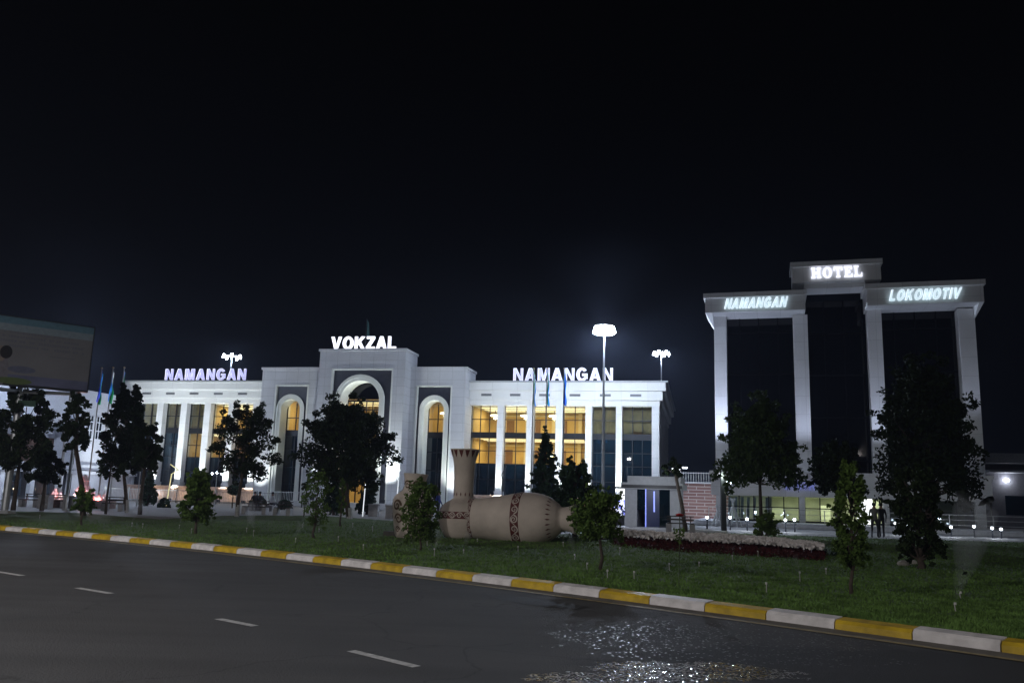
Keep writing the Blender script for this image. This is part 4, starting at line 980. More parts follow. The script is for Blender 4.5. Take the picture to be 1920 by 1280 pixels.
# scale at the vessels
pv = gnd(950, 1011, .1); sc_ = pv.y / F     # metres per pixel
def V(x, y): p = at(x, y, pv.y); return p
# standing jug with tall flared neck
Yv = pv.y + .3
def pxm(px): return px / F * Yv
c0 = at(866, 1003, Yv); zb = .05
prof = [(.25, 0), (.55, .06), (.75, .3), (.87, .62), (.86, .82), (.7, 1.08), (.45, 1.24), (.36, 1.32), (.35, 1.5), (.36, 2.1), (.4, 2.5), (.5, 2.82), (.52, 2.88)]
hj = hz(c0, 842) - zb; kz = hj / 2.88; kr = pxm(46) / .87 * .98
prof = [(r * (kr if z < 1.2 else pxm(26) / .5), z * kz) for r, z in prof]
t_, rf, _ = vessel('clay_jug', 'tall-necked clay jug standing upright behind the lying jug, maroon band round its belly', (c0.x, c0.y, zb), prof, Matrix.Identity(4), [(.66*kz, .88*kz, 2)])
m = MB()
for k in range(14):       # painted petals under the rim and dots at the neck foot
    a = 2*pi*k/14; z1 = 2.84*kz
    def sp_pt(a_, z_): r_ = rf(z_) + .008; return Vector((cos(a_)*r_, sin(a_)*r_, z_))
    m.add([sp_pt(a-.17, z1), sp_pt(a-.1, z1-.14), sp_pt(a, z1 - .27), sp_pt(a+.1, z1-.14), sp_pt(a+.17, z1)], [(0, 1, 2, 3, 4)])
    zz = 1.42*kz; m.add([sp_pt(a-.07, zz), sp_pt(a, zz-.07), sp_pt(a+.07, zz), sp_pt(a, zz+.09)], [(0, 1, 2, 3)])
m.build('painted_petals', M_maroon, t_)
# lying jug: axis towards the right, slightly towards the viewer
pA = V(866, 1000)
L = 190 * sc_
ax = Vector((1, -.28, .03)).normalized(); zz = ax; xx = Vector((0, 0, 1)).cross(zz).normalized(); yy = zz.cross(xx)
ML = Matrix((( xx.x, yy.x, zz.x, 0), (xx.y, yy.y, zz.y, 0), (xx.z, yy.z, zz.z, 0), (0, 0, 0, 1)))
u = sc_
prof = [(.5, 0), (32*u, 2*u), (36*u, 10*u), (37*u, 30*u), (38*u, 50*u), (42*u, 80*u), (46*u, 105*u), (47.5*u, 125*u), (46*u, 145*u), (40*u, 165*u), (30*u, 180*u), (23*u, 187*u), (21*u, 192*u), (23*u, 205*u), (27*u, 214*u)]
lb_loc = at(866, 969, pv.y + .25); lb_loc.z = .06 + 37*u
t2, rf2, _ = vessel('clay_jug', 'giant clay jug lying on its side on the lawn with two maroon spiral bands', lb_loc, prof, ML, [(18*u, 27*u, 2), (104*u, 120*u, 2)])
m = MB(); R3 = ML.to_3x3()
for k in range(26):
    a = 2*pi*k/26
    def q_(a_, z_): r_ = rf2(z_) + .008; return ML @ Vector((cos(a_)*r_, sin(a_)*r_, z_))
    m.add([q_(a-.04, 170*u), q_(a, 166*u), q_(a+.04, 170*u), q_(a, 175*u)], [(0, 1, 2, 3)])
m.build('painted_petals', M_maroon, t2)
# smaller standing jar with a cracked brown ornament
cj = gnd(770, 1007, .1); kj = cj.y / F; hj = hz(cj, 887) - .06
prof = [(.6*27*kj, 0), (28*kj, .03*hj), (35*kj, .3*hj), (38*kj, .52*hj), (35*kj, .64*hj), (24*kj, .72*hj), (20*kj, .78*hj), (19.5*kj, .88*hj), (22*kj, .97*hj), (23*kj, hj)]
Mt = Matrix.Rotation(radians(2), 4, 'Y')
t3, rf3, _ = vessel('clay_jar', 'squat clay jar with brown scroll ornament standing left of the jugs', (cj.x, cj.y, .05), prof, Mt, [(.34*hj, .56*hj, 0), (.74*hj, .9*hj, 0)])
sp_ = MB(); random.seed(4)
for (zc, hb, n_) in ((.82*hj, .07*hj, 7), (.5*hj, .09*hj, 8), (.3*hj, .08*hj, 7), (.14*hj, .05*hj, 8)):
    for k in range(n_):
        a0 = 2*pi*(k + .5*(n_ % 2)) / n_
        def fr(uu, vv): 
            a = uu / rf3(zc); r_ = rf3(vv); nn = Vector((cos(a), sin(a), 0)); return Mt @ (nn * r_ + Vector((0, 0, vv))), nn
        spiral(sp_, fr, a0 * rf3(zc), zc, hb, 1 if k % 2 else -1, w=hb*.42, lift=.012)
sp_.build('scroll_ornament', mat('brown_ornament', (.11, .07, .045), .8, var=.4), t3)
st = MB(); st.box(-.28, .28, -.22, .22, 0, .16); o = st.build('stone_block', mat('dark_stone', (.06, .055, .05), .9)); p = gnd(735, 1004); o.location = p; tag(o, 'dark stone block on the grass beside the squat clay jar', 'stone')

# ================================================================= BILLBOARD
bY = 42.
q0 = at(180, 613, bY); q1 = at(163, 738, bY)
TB = radians(-28)     # the face turns towards the road
bb = thing('billboard', 'unlit billboard with two children and faint grey text on a tall steel post', 'billboard', (at(12, 900, bY - 1.5).x, at(12, 900, bY-1.5).y, .1))
pc = gnd(8, 962, .1)
bb.location = (pc.x, pc.y, .1)
bz1 = hz(Vector((at(172, 675, bY).x, bY)), 613) - .1; bz0 = hz(Vector((at(172, 675, bY).x, bY)), 736) - .1
BP = Plane(172, 675, bY, radians(14)); BP.o.z = .1
# local frame of the board: from the right edge towards the left, nearer on the left
right = Vector((at(172, 675, bY).x, bY, 0)) - Vector((pc.x, pc.y, 0))
dl = Vector((-cos(radians(40)), -sin(radians(40)), 0)); nb_ = Vector((sin(radians(40)), -cos(radians(40)), 0))
Wb = 6.2
def B(u_, z, d=0.): return right + dl * u_ + nb_ * d + Vector((0, 0, z))
m = MB(); vs = [B(0, bz0, -.3), B(Wb, bz0, -.3), B(Wb, bz0, 0), B(0, bz0, 0), B(0, bz1, -.3), B(Wb, bz1, -.3), B(Wb, bz1, 0), B(0, bz1, 0)]
m.add(vs, [(0, 1, 2, 3), (4, 5, 6, 7), (0, 1, 5, 4), (1, 2, 6, 5), (2, 3, 7, 6), (3, 0, 4, 7)]); m.build('board', M_darkpole, bb)
HB = bz1 - bz0
def bq(mb, u0, u1, f0, f1, d, mi): 
    mb.add([B(u0, bz0 + HB*f0, d), B(u1, bz0 + HB*f0, d), B(u1, bz0 + HB*f1, d), B(u0, bz0 + HB*f1, d)], [(0, 1, 2, 3)], mi)
m = MB(); bq(m, .06, Wb - .06, .03, .16, .012, 3); bq(m, .06, Wb - .06, .16, .78, .012, 0); bq(m, .06, Wb - .06, .78, .88, .012, 1); bq(m, .06, Wb - .06, .88, .98, .012, 2)
pm_ = [mat('poster_paper', (.19, .19, .21), .7, var=.08, scale=.8), mat('poster_pale_blue', (.22, .28, .33), .7, var=.1), mat('poster_teal', (.1, .2, .27), .7, var=.1), mat('poster_blue_foot', (.13, .14, .24), .7, var=.25, scale=1)]
po = m.build('poster', pm_, bb)
m = MB(); random.seed(8)      # faint unreadable text lines
for row, (ua, ub, f, hh_) in enumerate(((1.0, 3.9, .76, .03), (.55, 4.3, .70, .038), (.45, 4.6, .635, .038), (.4, 3.6, .57, .038), (.7, 1.8, .47, .022))):
    x = ua
    while x < ub:
        w_ = random.uniform(.05, .11)
        if random.random() < .86: bq(m, x, x + w_, f - hh_*.5*random.uniform(.6, 1), f + hh_*.5, .016, 0)
        x += w_ + .035
m.build('faint_text', mat('poster_text', (.15, .16, .2), .7, var=0), po)
def bdisc(mb, uc, fc, ru, rf_, d, mi, n=20): mb.add([B(uc + cos(2*pi*k/n)*ru, bz0 + HB*(fc + sin(2*pi*k/n)*rf_), d) for k in range(n)], [tuple(range(n))], mi)
m = MB()
for (uc, s_) in ((5.15, 1.), (3.95, .95)):
    bdisc(m, uc + .05, .30 if s_ == 1 else .2, .5*s_, .24, .016, 1); bdisc(m, uc, .55 if s_ == 1 else .44, .27*s_, .12*s_, .018, 2)
    bdisc(m, uc - (.03 if s_ == 1 else .22), .63 if s_ == 1 else .47, .27*s_, .1*s_, .02, 3)
bdisc(m, 3.0, .24, .6, .05, .02, 4); bdisc(m, 3.3, .07, .8, .05, .022, 5)
m.build('printed_children', [pm_[0], mat('printed_shirt', (.18, .17, .2), .7), mat('printed_face', (.24, .2, .18), .7), mat('printed_hair', (.015, .015, .018), .7), mat('printed_shadow', (.12, .13, .2), .7), mat('printed_grass', (.1, .14, .05), .7)], po)
m = MB(); ptop_ = at(36, 735, pc.y + .4) - Vector((pc.x, pc.y, .1)); m.tube([(0, 0, 0), (0, 0, bz0 + .1)], [.17, .15], 12); m.box(-.35, .35, -.35, .35, -.02, .15)
m.tube([Vector((0, 0, bz0 - .12)), B(.3, bz0 - .1, -.15)], .09, 6); m.tube([Vector((0, 0, bz0 - .12)), B(Wb - .3, bz0 - .1, -.15)], .09, 6)
m.build('post', M_pole, bb)
o = MB(); o.box(-.5, .35, -.03, .03, 0, .28); sg = o.build('street_sign', mat('green_sign', (.02, .07, .04), .5), None); p_ = Vector((pc.x, pc.y, 0)); sg.location = (pc.x + .6, pc.y - .25, hz(pc, 762)); tag(sg, 'small green street sign fixed to the billboard post', 'sign')

# ================================================================= WHITE SIDE BUILDING (left edge of the square)
L0 = Vector((at(190, 900, 85).x, 85, .1)); nn_ = Vector((sin(TH), cos(TH), 0))
AB = thing('side_building', 'white two storey building with balconies between the billboard and the station', 'building', L0, -TH)
# local: y along the wall (away), x to the left = depth (negative x)
def LZ(px, py):
    d = ray(px, py); nx = Vector((cos(TH), -sin(TH), 0)); t_ = (L0 - CP).dot(nx) / d.dot(nx); q = CP + d * t_ - L0; return q.dot(nn_), q.z
yA, zA = LZ(143, 738); zroof = LZ(100, 731)[1]; M_wb = mat('bluish_white_render', (.6, .63, .7), .7, var=.06)
m = MB(); m.box(-12, 0, -24, yA, LZ(100, 800)[1], zroof); m.box(-12, .35, yA + .003, 7, 0, zroof + .5); m.box(-12, -1.8, -24, yA - .01, 0, LZ(100, 800)[1] - .01)
m.box(-12, .6, -24, 7.2, LZ(100, 878)[1], LZ(100, 868)[1]); m.box(-.4, .9, -24, 7.1, LZ(100, 886)[1], LZ(100, 880)[1])
w_ = m.build('wall', M_wb, AB)
m = MB(); zb_, zt2 = LZ(90, 812)[1], LZ(90, 790)[1]
m.box(0.004, .02, -24, yA - .1, zb_ + .6, zt2); m.build('balcony_shade_sheet', mat('painted_opening_shade', (.03, .05, .05), .5), AB)  # dark sheet on the wall, its colour stands for shade in the opening
for k in range(9):
    m = MB(); y_ = yA - 1 - k * 2.1; m.box(.0, .3, y_, y_ + .4, zb_, zt2 + .1); m.build('balcony_pier', M_wb, AB)
m = MB(); m.box(-1.79, -1.7, -24, yA - .1, LZ(90, 866)[1], LZ(90, 818)[1]); m.build('recess_wall', mat('brown_recess', (.09, .05, .035), .7, var=.3, scale=1), AB)
for (ya_, yb_) in (LZ(157, 800)[0], LZ(167, 800)[0]), (LZ(174, 800)[0], LZ(184, 800)[0]), (LZ(205, 800)[0], LZ(214, 800)[0]):
    z1, z0 = LZ(162, 779)[1], LZ(162, 821)[1]; m = MB(); m.box(.351, .37, ya_, yb_, z0, z1); f = m.build('window', M_tealglass, AB)
    m = MB(); mdl = (ya_ + yb_) / 2; m.box(.371, .4, mdl - .05, mdl + .05, z0, z1); m.box(.371, .41, ya_, yb_, z1 - .6, z1 - .5); m.box(.371, .41, ya_, yb_, z0 + .7, z0 + .8); m.box(.35, .42, ya_ - .1, ya_, z0, z1); m.box(.35, .42, yb_, yb_ + .1, z0, z1); m.build('window_frame', M_wb, f)
m = MB(); m.tube([(.5, yA, 0), (.5, yA, zroof)], .09, 6); m.build('drainpipe', M_darkpole, AB)
for k in range(8):
    y_ = -20 + k * 3.4; m = MB(); m.box(.2, .6, y_, y_ + .45, 0, LZ(100, 886)[1] - .01); m.build('column', M_wb, AB)
    m = MB(); m.box(-.05, .0, y_ + .8, y_ + 3, .3, 2.5); g_ = m.build('shop_window', M_tealglass, AB)
m = MB(); m.box(.05, .1, -2.5, 1.5, .8, 2.6); m.build('white_panel', emit('pale_lit_panel', (.75, .8, 1), .35), AB)
light('AREA', 'canopy_light', (1.0, -8, LZ(100, 890)[1]), 45, (.8, .88, 1), AB, 14, target=(.4, -8, 0), sy=1)
light('SPOT', 'wall_flood', (9, -2, .6), 750, (.78, .84, 1), AB, .3, target=(0, -4, 7.5), spot=110, blend=.9)

# ================================================================= FOUNTAIN
fc = gnd(150, 950, .1); fy = 55.; fp = at(150, 930, fy)
FT = thing('fountain', 'lit fountain with red jets around a tall white plume', 'fountain', (fp.x, fy, .1), 0)
kf = fy / F
m = MB(); m.lathe([(62*kf, 0), (62*kf, .5), (58*kf, .5), (58*kf, .25), (.01, .25)], 48); m.build('basin', mat('fountain_stone', (.2, .13, .12), .6, var=.2), FT)
random.seed(6); m = MB()
def droplets(mb, c, h, r, n, s=.035, plume=True):
    for _ in range(n):
        t_ = random.random(); a = random.uniform(0, 2*pi); rr_ = r * (1 - t_ * .85) * math.sqrt(random.random()) if plume else r * random.random()
        leaf(mb, c + Vector((cos(a)*rr_, sin(a)*rr_, t_ * h)), s * random.uniform(.6, 1.6))
droplets(m, Vector((6*kf, 0, .3)), 50*kf, 19*kf, 7000, .06); m.build('plume', M_drop, FT)['kind'] = 'stuff'
for k in range(20):
    a = 2*pi*k/20; c = Vector((cos(a)*45*kf, sin(a)*45*kf, .25)); m = MB(); droplets(m, c, random.uniform(14, 26)*kf, 6*kf, 320, .06); m.build('water_jet', M_drop, FT)
fm = bpy.data.materials.new('lit_spray'); fm.use_nodes = True; n = fm.node_tree.nodes; n.remove(n['Principled BSDF']); pv_ = n.new('ShaderNodeVolumePrincipled')
pv_.inputs['Color'].default_value = (.95, .92, .95, 1); pv_.inputs['Density'].default_value = 4.0; fm.node_tree.links.new(pv_.outputs[0], n['Material Output'].inputs['Volume'])
m = MB(); m.lathe([(.01, .3), (24*kf, .31), (19*kf, 16*kf), (13*kf, 34*kf), (5*kf, 47*kf), (.01, 50*kf)], 20, Matrix.Translation((6*kf, 0, 0))); m.build('plume_mist', fm, FT, smooth=True)['kind'] = 'stuff'
m = MB(); m.lathe([(30*kf, .3), (52*kf, .3), (50*kf, 14*kf), (40*kf, 21*kf), (31*kf, 12*kf), (30*kf, .3)], 28); m.build('jet_mist', fm, FT, smooth=True)['kind'] = 'stuff'
for x_ in (-42, -25, -8, 10, 26, 42): light('POINT', 'red_light', (x_*kf, -18*kf, .55), 75, (1, .2, .16), FT, .1)
light('POINT', 'white_light', (6*kf, -14*kf, .7), 1300, (1, .72, .78), FT, .1)

# ================================================================= FLAGS
def flagpole(px, Y, py, pby, label, cols, seed, grp):
    top = at(px, py, Y); t_ = thing('flagpole', label, 'flagpole', (top.x, top.y, .1), 0, grp); h = top.z - .1
    m = MB(); m.tube([(0, 0, 0), (0, 0, h)], [.06, .035], 8); m.build('pole', M_pole, t_)
    m = MB(); m.lathe([(.001, h + .12), (.07, h + .06), (.07, h), (.001, h - .03)], 10); m.build('finial', mat('gold_finial', (.6, .5, .3), .3, .8), t_)
    random.seed(seed); m = MB(); nu, nv = 9, 12; Hf = 2.3
    vs = []
    for j in range(nv + 1):
        v_ = j / nv; spread = .1 + .24 * v_ * (1 - .25 * v_)
        for i in range(nu + 1):
            u_ = i / nu; vs.append((.05 + spread * u_ * (.8 + .2*sin(j*.8 + seed)) - .1*v_, .14 * sin(u_ * 9 + seed + j*.3) * (.3 + v_), h - .15 - Hf * v_ - .35 * u_ * (1 - v_*.4)))
    o = len(m.v); m.v += vs
    for j in range(nv):
        for i in range(nu):
            m.f.append((j*(nu+1)+i, j*(nu+1)+i+1, (j+1)*(nu+1)+i+1, (j+1)*(nu+1)+i)); k_ = i / nu
            m.mi.append(0 if k_ < .3 else 1 if k_ < .62 else 2)
    m.build('flag', cols, t_, smooth=True)
def flagmat(name, c):
    m = mat(name, c, .7, var=.1); n = m.node_tree.nodes; l = m.node_tree.links; tr = n.new('ShaderNodeBsdfTranslucent'); tr.inputs[0].default_value = (*c, 1)
    mx = n.new('ShaderNodeMixShader'); mx.inputs[0].default_value = .5; l.new(n['Principled BSDF'].outputs[0], mx.inputs[1]); l.new(tr.outputs[0], mx.inputs[2]); l.new(mx.outputs[0], n['Material Output'].inputs[0]); return m
fb_, fw_, fg_ = flagmat('flag_blue', (.05, .3, .8)), flagmat('flag_white', (.85, .85, .85)), flagmat('flag_green', (.03, .5, .15))
fd_ = flagmat('flag_deep_blue', (.08, .12, .8))
g1 = 'flagpoles beside the west station corner'; g2 = 'flagpoles before the east station wing'
flagpole(191, 62, 691, 0, 'flagpole with a blue draped flag, closest to the billboard', [fd_, fb_, fg_], 1, g1)
flagpole(212, 62, 690, 0, 'middle flagpole of the three beside the billboard', [fb_, fw_, fg_], 2, g1)
flagpole(233, 62, 690, 0, 'flagpole whose flag hangs closest to the station corner', [fw_, fb_, fg_], 3, g1)
flagpole(1001, 60, 692, 0, 'flagpole with a green and white draped flag crossing the letter A', [fg_, fw_, fb_], 4, g2)
flagpole(1026, 60, 692, 0, 'middle flagpole of the three before the NAMANGAN letters', [fw_, fg_, fb_], 5, g2)
flagpole(1058, 60, 692, 0, 'flagpole with the bluest draped flag before the letter N', [fb_, fd_, fb_], 6, g2)

rt_ = at(688, 597, 84); rf_ = thing('flagpole', 'dim flag on a short pole behind the VOKZAL letters on the tower roof', 'flagpole', (rt_.x, rt_.y, S.o.z + ztop + .2)); hr_ = rt_.z - (S.o.z + ztop + .2)
m = MB(); m.tube([(0, 0, 0), (0, 0, hr_)], [.06, .03], 8); m.build('pole', M_darkpole, rf_)
m = MB(); vs = [(.05 + .4 * i / 6 * (.4 + .6 * j / 8), .1 * sin(i * 1.3 + j * .4), hr_ - .1 - 1.9 * j / 8 - .3 * i / 6) for j in range(9) for i in range(7)]
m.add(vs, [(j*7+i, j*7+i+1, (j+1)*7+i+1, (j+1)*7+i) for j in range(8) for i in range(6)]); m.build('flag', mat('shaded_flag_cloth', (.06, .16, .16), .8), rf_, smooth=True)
# ================================================================= FENCES, BENCHES, POSTS
def fence(pa, pb, y, label, h=1.25, step=.16, m_=None, y2=None):
    xa, xb = S.X(pa, 940, y), S.X(pb, 940, y); o = S.world(xa, y, 0); o.z = .1
    t_ = thing('fence', label, 'fence', o, -TH); W_ = xb - xa; k = 0; x = 0; m = MB()
    while x < W_:
        m.box(x, x + .025, -.012, .012, .08, h - .05); x += step
    m.box(0, W_, -.02, .02, h - .14, h - .1); m.box(0, W_, -.021, .021, .2, .24); m.build('railing', m_, t_)
    x = 0
    while x <= W_ + .01:
        p_ = MB(); p_.box(x - .04, x + .04, -.04, .04, 0, h + .05); p_.build('post', m_, t_); x += max(1.9, W_ / max(1, round(W_ / 2.2)))
    return t_
M_wm = mat('white_metal', (.6, .62, .63), .5, var=.05); M_bm = mat('black_metal', (.03, .03, .035), .5, var=.05)
fence(195, 330, -6, 'white metal fence between the fountain and the first zigzag lamp', m_=M_wm)
fence(330, 520, -6, 'thin dark fence before the granite plinth of the west wing', m_=mat('grey_metal', (.2, .2, .2), .5))
fence(508, 566, -6.5, 'bright white fence panels behind the sitting man', m_=M_wm, h=1.4)
fence(566, 628, -7, 'dark fence between the open shrub and the entrance', m_=M_bm)
fence(880, 1110, -6, 'grey fence behind the lying jug and the conifer', m_=mat('grey_metal', (.2, .2, .2), .5))
def bench(px, py, wpx, label, mt=M_conc, dark=True):
    p = gnd(px, py, .1); w_ = wpx / F * p.y; t_ = thing('bench', label, 'bench', p, -TH, 'stone benches along the paved path')
    m = MB()
    for j in range(3): m.box(-w_/2, w_/2, -.22 + j*.155, -.22 + j*.155 + .13, .42, .47)
    m.build('seat', mat('dark_bench_wood', (.05, .04, .035), .7, var=.2), t_)
    for sx_ in (-1, 1): m = MB(); m.box(sx_*w_*.44 - .13, sx_*w_*.44 + .13, -.2, .2, 0, .417); m.build('leg', mt, t_)
    m = MB(); m.box(-w_/2, w_/2, .25, .29, .75, .8); m.box(-w_/2, w_/2, .25, .29, .58, .66); m.box(-w_*.4, -w_*.4+.05, .2, .25, .4, .8); m.box(w_*.4-.05, w_*.4, .2, .25, .4, .8); m.build('backrest', mat('dark_bench_wood', (.05, .04, .035), .7), t_)
bench(55, 950, 36, 'stone bench next to the billboard post'); bench(100, 952, 50, 'stone bench in front of the fountain basin')
bench(212, 958, 40, 'stone bench beside the trunk of the tall dark tree'); bench(478, 964, 46, 'stone bench in front of the people at the dome bush')
bench(530, 966, 30, 'short stone bench between the dome bushes and the open shrub'); bench(1276, 998, 48, 'low bench in front of the kiosk by the crooked tree')
m = MB(); m.box(-.3, .3, -.3, .3, 0, .7); m.box(-.34, .34, -.34, .34, .7, .78)
for x, y, lb_ in ((84, 953, 'concrete cube planter between the billboard post and the fountain'), (131, 955, 'yellowish concrete cube planter beside the fountain shrub'), (700, 968, 'concrete block by the foot of the entrance cone conifer'), (733, 972, 'concrete block next to the squat clay jar')):
    o = m.build('concrete_block', M_conc); o.location = gnd(x, y, .1); tag(o, lb_, 'block', 'concrete blocks along the path')
def zig(px, py, ptop, pts, mled, label, Y=None):
    b = gnd(px, py, .1); t_ = thing('zigzag_lamp', label, 'lamp', b, 0, 'zigzag LED lamp posts'); k = b.y / F; h = hz(b, ptop) - .1
    P_ = [Vector((0, 0, 0))] + [Vector((dx * k, 0, h - dy * k)) for dx, dy in pts]
    m = MB(); m.tube(P_, .045, 6); m.build('post', M_pole, t_)
    m = MB(); m.tube([p + Vector((0, -.06, 0)) for p in P_], .03, 6); m.build('led_strip', mled, t_)
zig(312, 950, 870, [(4, 18), (15, 10), (0, 0)], M_yellowled, 'yellow lit zigzag lamp post before the second station column')
zig(680, 968, 876, [(2, 22), (-4, 14), (10, 2)], M_whiteled, 'white zigzag lamp post rising from the cone conifer by the entrance')
zig(742, 962, 880, [(2, 20), (-3, 13), (5, 0)], M_whiteled, 'white zigzag lamp post against the bright tower pillar')
zig(570, 968, 872, [(2, 26), (2, 12), (14, 0)], M_bm, 'unlit dark zigzag post beside the open shrub')
zig(938, 975, 872, [(3, 26), (0, 18), (8, 0)], M_bm, 'unlit dark zigzag post behind the lying jug')
def lamp_cluster(px, py, ptop, label):
    b = gnd(px, py, .1); t_ = thing('garden_lamp', label, 'lamp', b, 0, 'small garden lamps by the station'); h = hz(b, ptop) - .1
    m = MB(); m.tube([(0, 0, 0), (0, 0, h)], .035, 6); m.tube([(-.35, 0, h - .1), (0, 0, h), (.35, 0, h - .1)], .02, 6); m.build('pole', M_pole, t_)
    for dx in (-.35, 0, .35): m = MB(); m.lathe([(.01, h - .12), (.08, h - .06), (.08, h + .02), (.01, h + .06)], 8, Matrix.Translation((dx, 0, 0 if dx == 0 else -.08))); m.build('lamp_globe', M_ledsoft, t_)
lamp_cluster(256, 950, 873, 'three headed garden lamp near the first cone conifer'); lamp_cluster(401, 953, 885, 'three headed garden lamp between the teardrop shrub and the round tree')
# tall grey pole beside the slender tree
b = gnd(123, 956, .1); o = MB(); o.tube([(0, 0, 0), (0, 0, hz(b, 745) - .1)], [.1, .07], 8); o.box(-.15, .15, -.15, .15, 0, .1); o = o.build('utility_pole', M_pole); o.location = b; tag(o, 'plain grey pole standing inside the slender tree before the white building', 'pole')

# ================================================================= KIOSK AND THINGS BY THE HOTEL
kp = gnd(1222, 991, .1); KT = radians(15); kk = kp.y / F
K = thing('kiosk', 'small grey flat-roofed kiosk with a blue lit door', 'kiosk', kp, -KT)
hk = hz(kp, 905) - .1; wk = 100 * kk
m = MB(); m.box(-wk/2, -wk*.27, 0, 3.4, 0, hk - .35); m.box(-wk*.27, wk*.33, .02, 3.4, 2.55, hk - .352); m.box(wk*.33, wk/2, 0, 3.4, 0, hk - .35); m.box(-wk*.27, wk*.33, 3, 3.4, 0, 2.55); m.build('wall', mat('kiosk_panel', (.42, .43, .47), .6, var=.08), K)
m = MB(); m.box(-wk/2 - .15, wk/2 + .2, -.35, 3.7, hk - .34, hk); m.box(-wk/2 + .2, wk/2 + .1, -.4, 3.4, hk, hk + .35); m.build('roof', mat('kiosk_roof', (.42, .43, .46), .6, var=.08), K)
m = MB(); m.box(-wk/2 - .13, wk/2 + .18, -.38, -.351, hk - .3, hk - .12); m.build('dark_fascia', M_bm, K)
m = MB(); m.box(-wk*.27, -wk*.1, .05, .09, 1.0, 2.5); m.box(wk*.14, wk*.33, .05, .09, .1, 2.5); m.build('window', M_tealglass, K)
m = MB(); m.box(-wk*.1, wk*.14, -.02, .06, 0, 2.3); d_ = m.build('door', mat('blue_black_door', (.03, .04, .12), .4), K)
m = MB(); m.box(-wk*.1 - .05, -wk*.1, -.05, -.022, .05, 2.3); m.box(.1, .17, -.05, -.022, .9, 2.0); m.build('led_strip', emit('blue_led', (.12, .2, 1), 1.1), d_)
m = MB(); m.box(-wk/2 - 1.5, wk/2 + 2.5, -2.2, 0, 0, .1); m.build('plinth', mat('kiosk_base', (.5, .5, .54), .6, var=.06), K)
light('POINT', 'kiosk_fill_light', (0, -3.2, hk - .3), 110, (.8, .88, 1), K, .1)  # added lamp hanging free before the kiosk, brightens its walls
# illuminated advertising column
ap = gnd(1163, 984, .1); ka = ap.y / F; A_ = thing('advert_column', 'glowing blue and white advertising column beside the kiosk', 'advertising column', ap, -KT)
ha = hz(ap, 912) - .1; wa = 22 * ka
def checker_emit():
    m = bpy.data.materials.new('blue_white_screen'); m.use_nodes = True; n = m.node_tree.nodes; l = m.node_tree.links; b = n['Principled BSDF']
    t = n.new('ShaderNodeTexCoord'); v = n.new('ShaderNodeTexVoronoi'); v.inputs['Scale'].default_value = 5; l.new(t.outputs['Object'], v.inputs['Vector'])
    r = n.new('ShaderNodeValToRGB'); r.color_ramp.interpolation = 'CONSTANT'; l.new(v.outputs['Color'], r.inputs[0]); r.color_ramp.elements[0].color = (.1, .12, .9, 1); r.color_ramp.elements[1].position = .45; r.color_ramp.elements[1].color = (.75, .8, 1, 1)
    l.new(r.outputs[0], b.inputs['Emission Color']); b.inputs['Emission Strength'].default_value = 1.6; return m
m = MB(); m.box(-wa/2, wa/2, -.2, .2, .5, ha*.66); m.build('screen', checker_emit(), A_)
m = MB(); m.box(-wa*.1, wa/2, -.18, .2, ha*.66 + .01, ha - .12); m.build('white_top', emit('white_screen', (.95, .97, 1), 2.0), A_)
m = MB(); m.box(-wa/2 - .05, wa/2 + .05, -.25, .25, ha - .11, ha); m.box(-wa/2, wa/2, -.15, .15, 0, .49); m.box(wa/2 + .005, wa/2 + .07, -.2, .2, 0, ha - .12); m.build('frame', M_bm, A_)
# brick boundary wall with a railing
wp = at(1276, 940, 66); wz = hz(wp, 905) - .1
BW = thing('boundary_wall', 'banded pink brick wall with a white railing between kiosk and hotel', 'wall', (wp.x, wp.y, .1), -HT); ww = Hh.X(1343, 940, 3) - Hh.X(1276, 940, 3) + 1
mbk = bpy.data.materials.new('banded_brick'); mbk.use_nodes = True; n = mbk.node_tree.nodes; l = mbk.node_tree.links; b_ = n['Principled BSDF']; t = n.new('ShaderNodeTexCoord'); br_ = n.new('ShaderNodeTexBrick')
mp = n.new('ShaderNodeMapping'); mp.inputs['Rotation'].default_value = (pi/2, 0, 0); l.new(t.outputs['Object'], mp.inputs[0]); l.new(mp.outputs[0], br_.inputs[0])
br_.inputs['Color1'].default_value = (.26, .14, .12, 1); br_.inputs['Color2'].default_value = (.2, .1, .09, 1); br_.inputs['Mortar'].default_value = (.45, .4, .38, 1); br_.inputs['Scale'].default_value = 1; br_.inputs['Mortar Size'].default_value = .03; br_.inputs['Brick Width'].default_value = 1.2; br_.inputs['Row Height'].default_value = .24
l.new(br_.outputs[0], b_.inputs['Base Color']); b_.inputs['Roughness'].default_value = .85
m = MB(); m.box(0, ww, 0, .4, 0, wz); m.build('masonry', mbk, BW)
m = MB(); m.box(-.1, ww + .1, -.06, .46, wz, wz + .1); m.box(0, ww, .15, .2, wz + .75, wz + .8); x = 0
while x < ww: m.box(x, x + .04, .16, .19, wz + .1, wz + .85); x += .19
m.build('railing', M_wm, BW)
light('SPOT', 'wall_wash', (ww*.5, -2.5, .6), 90, (.85, .9, 1), BW, .2, target=(ww*.5, 0, 1.6), spot=120)
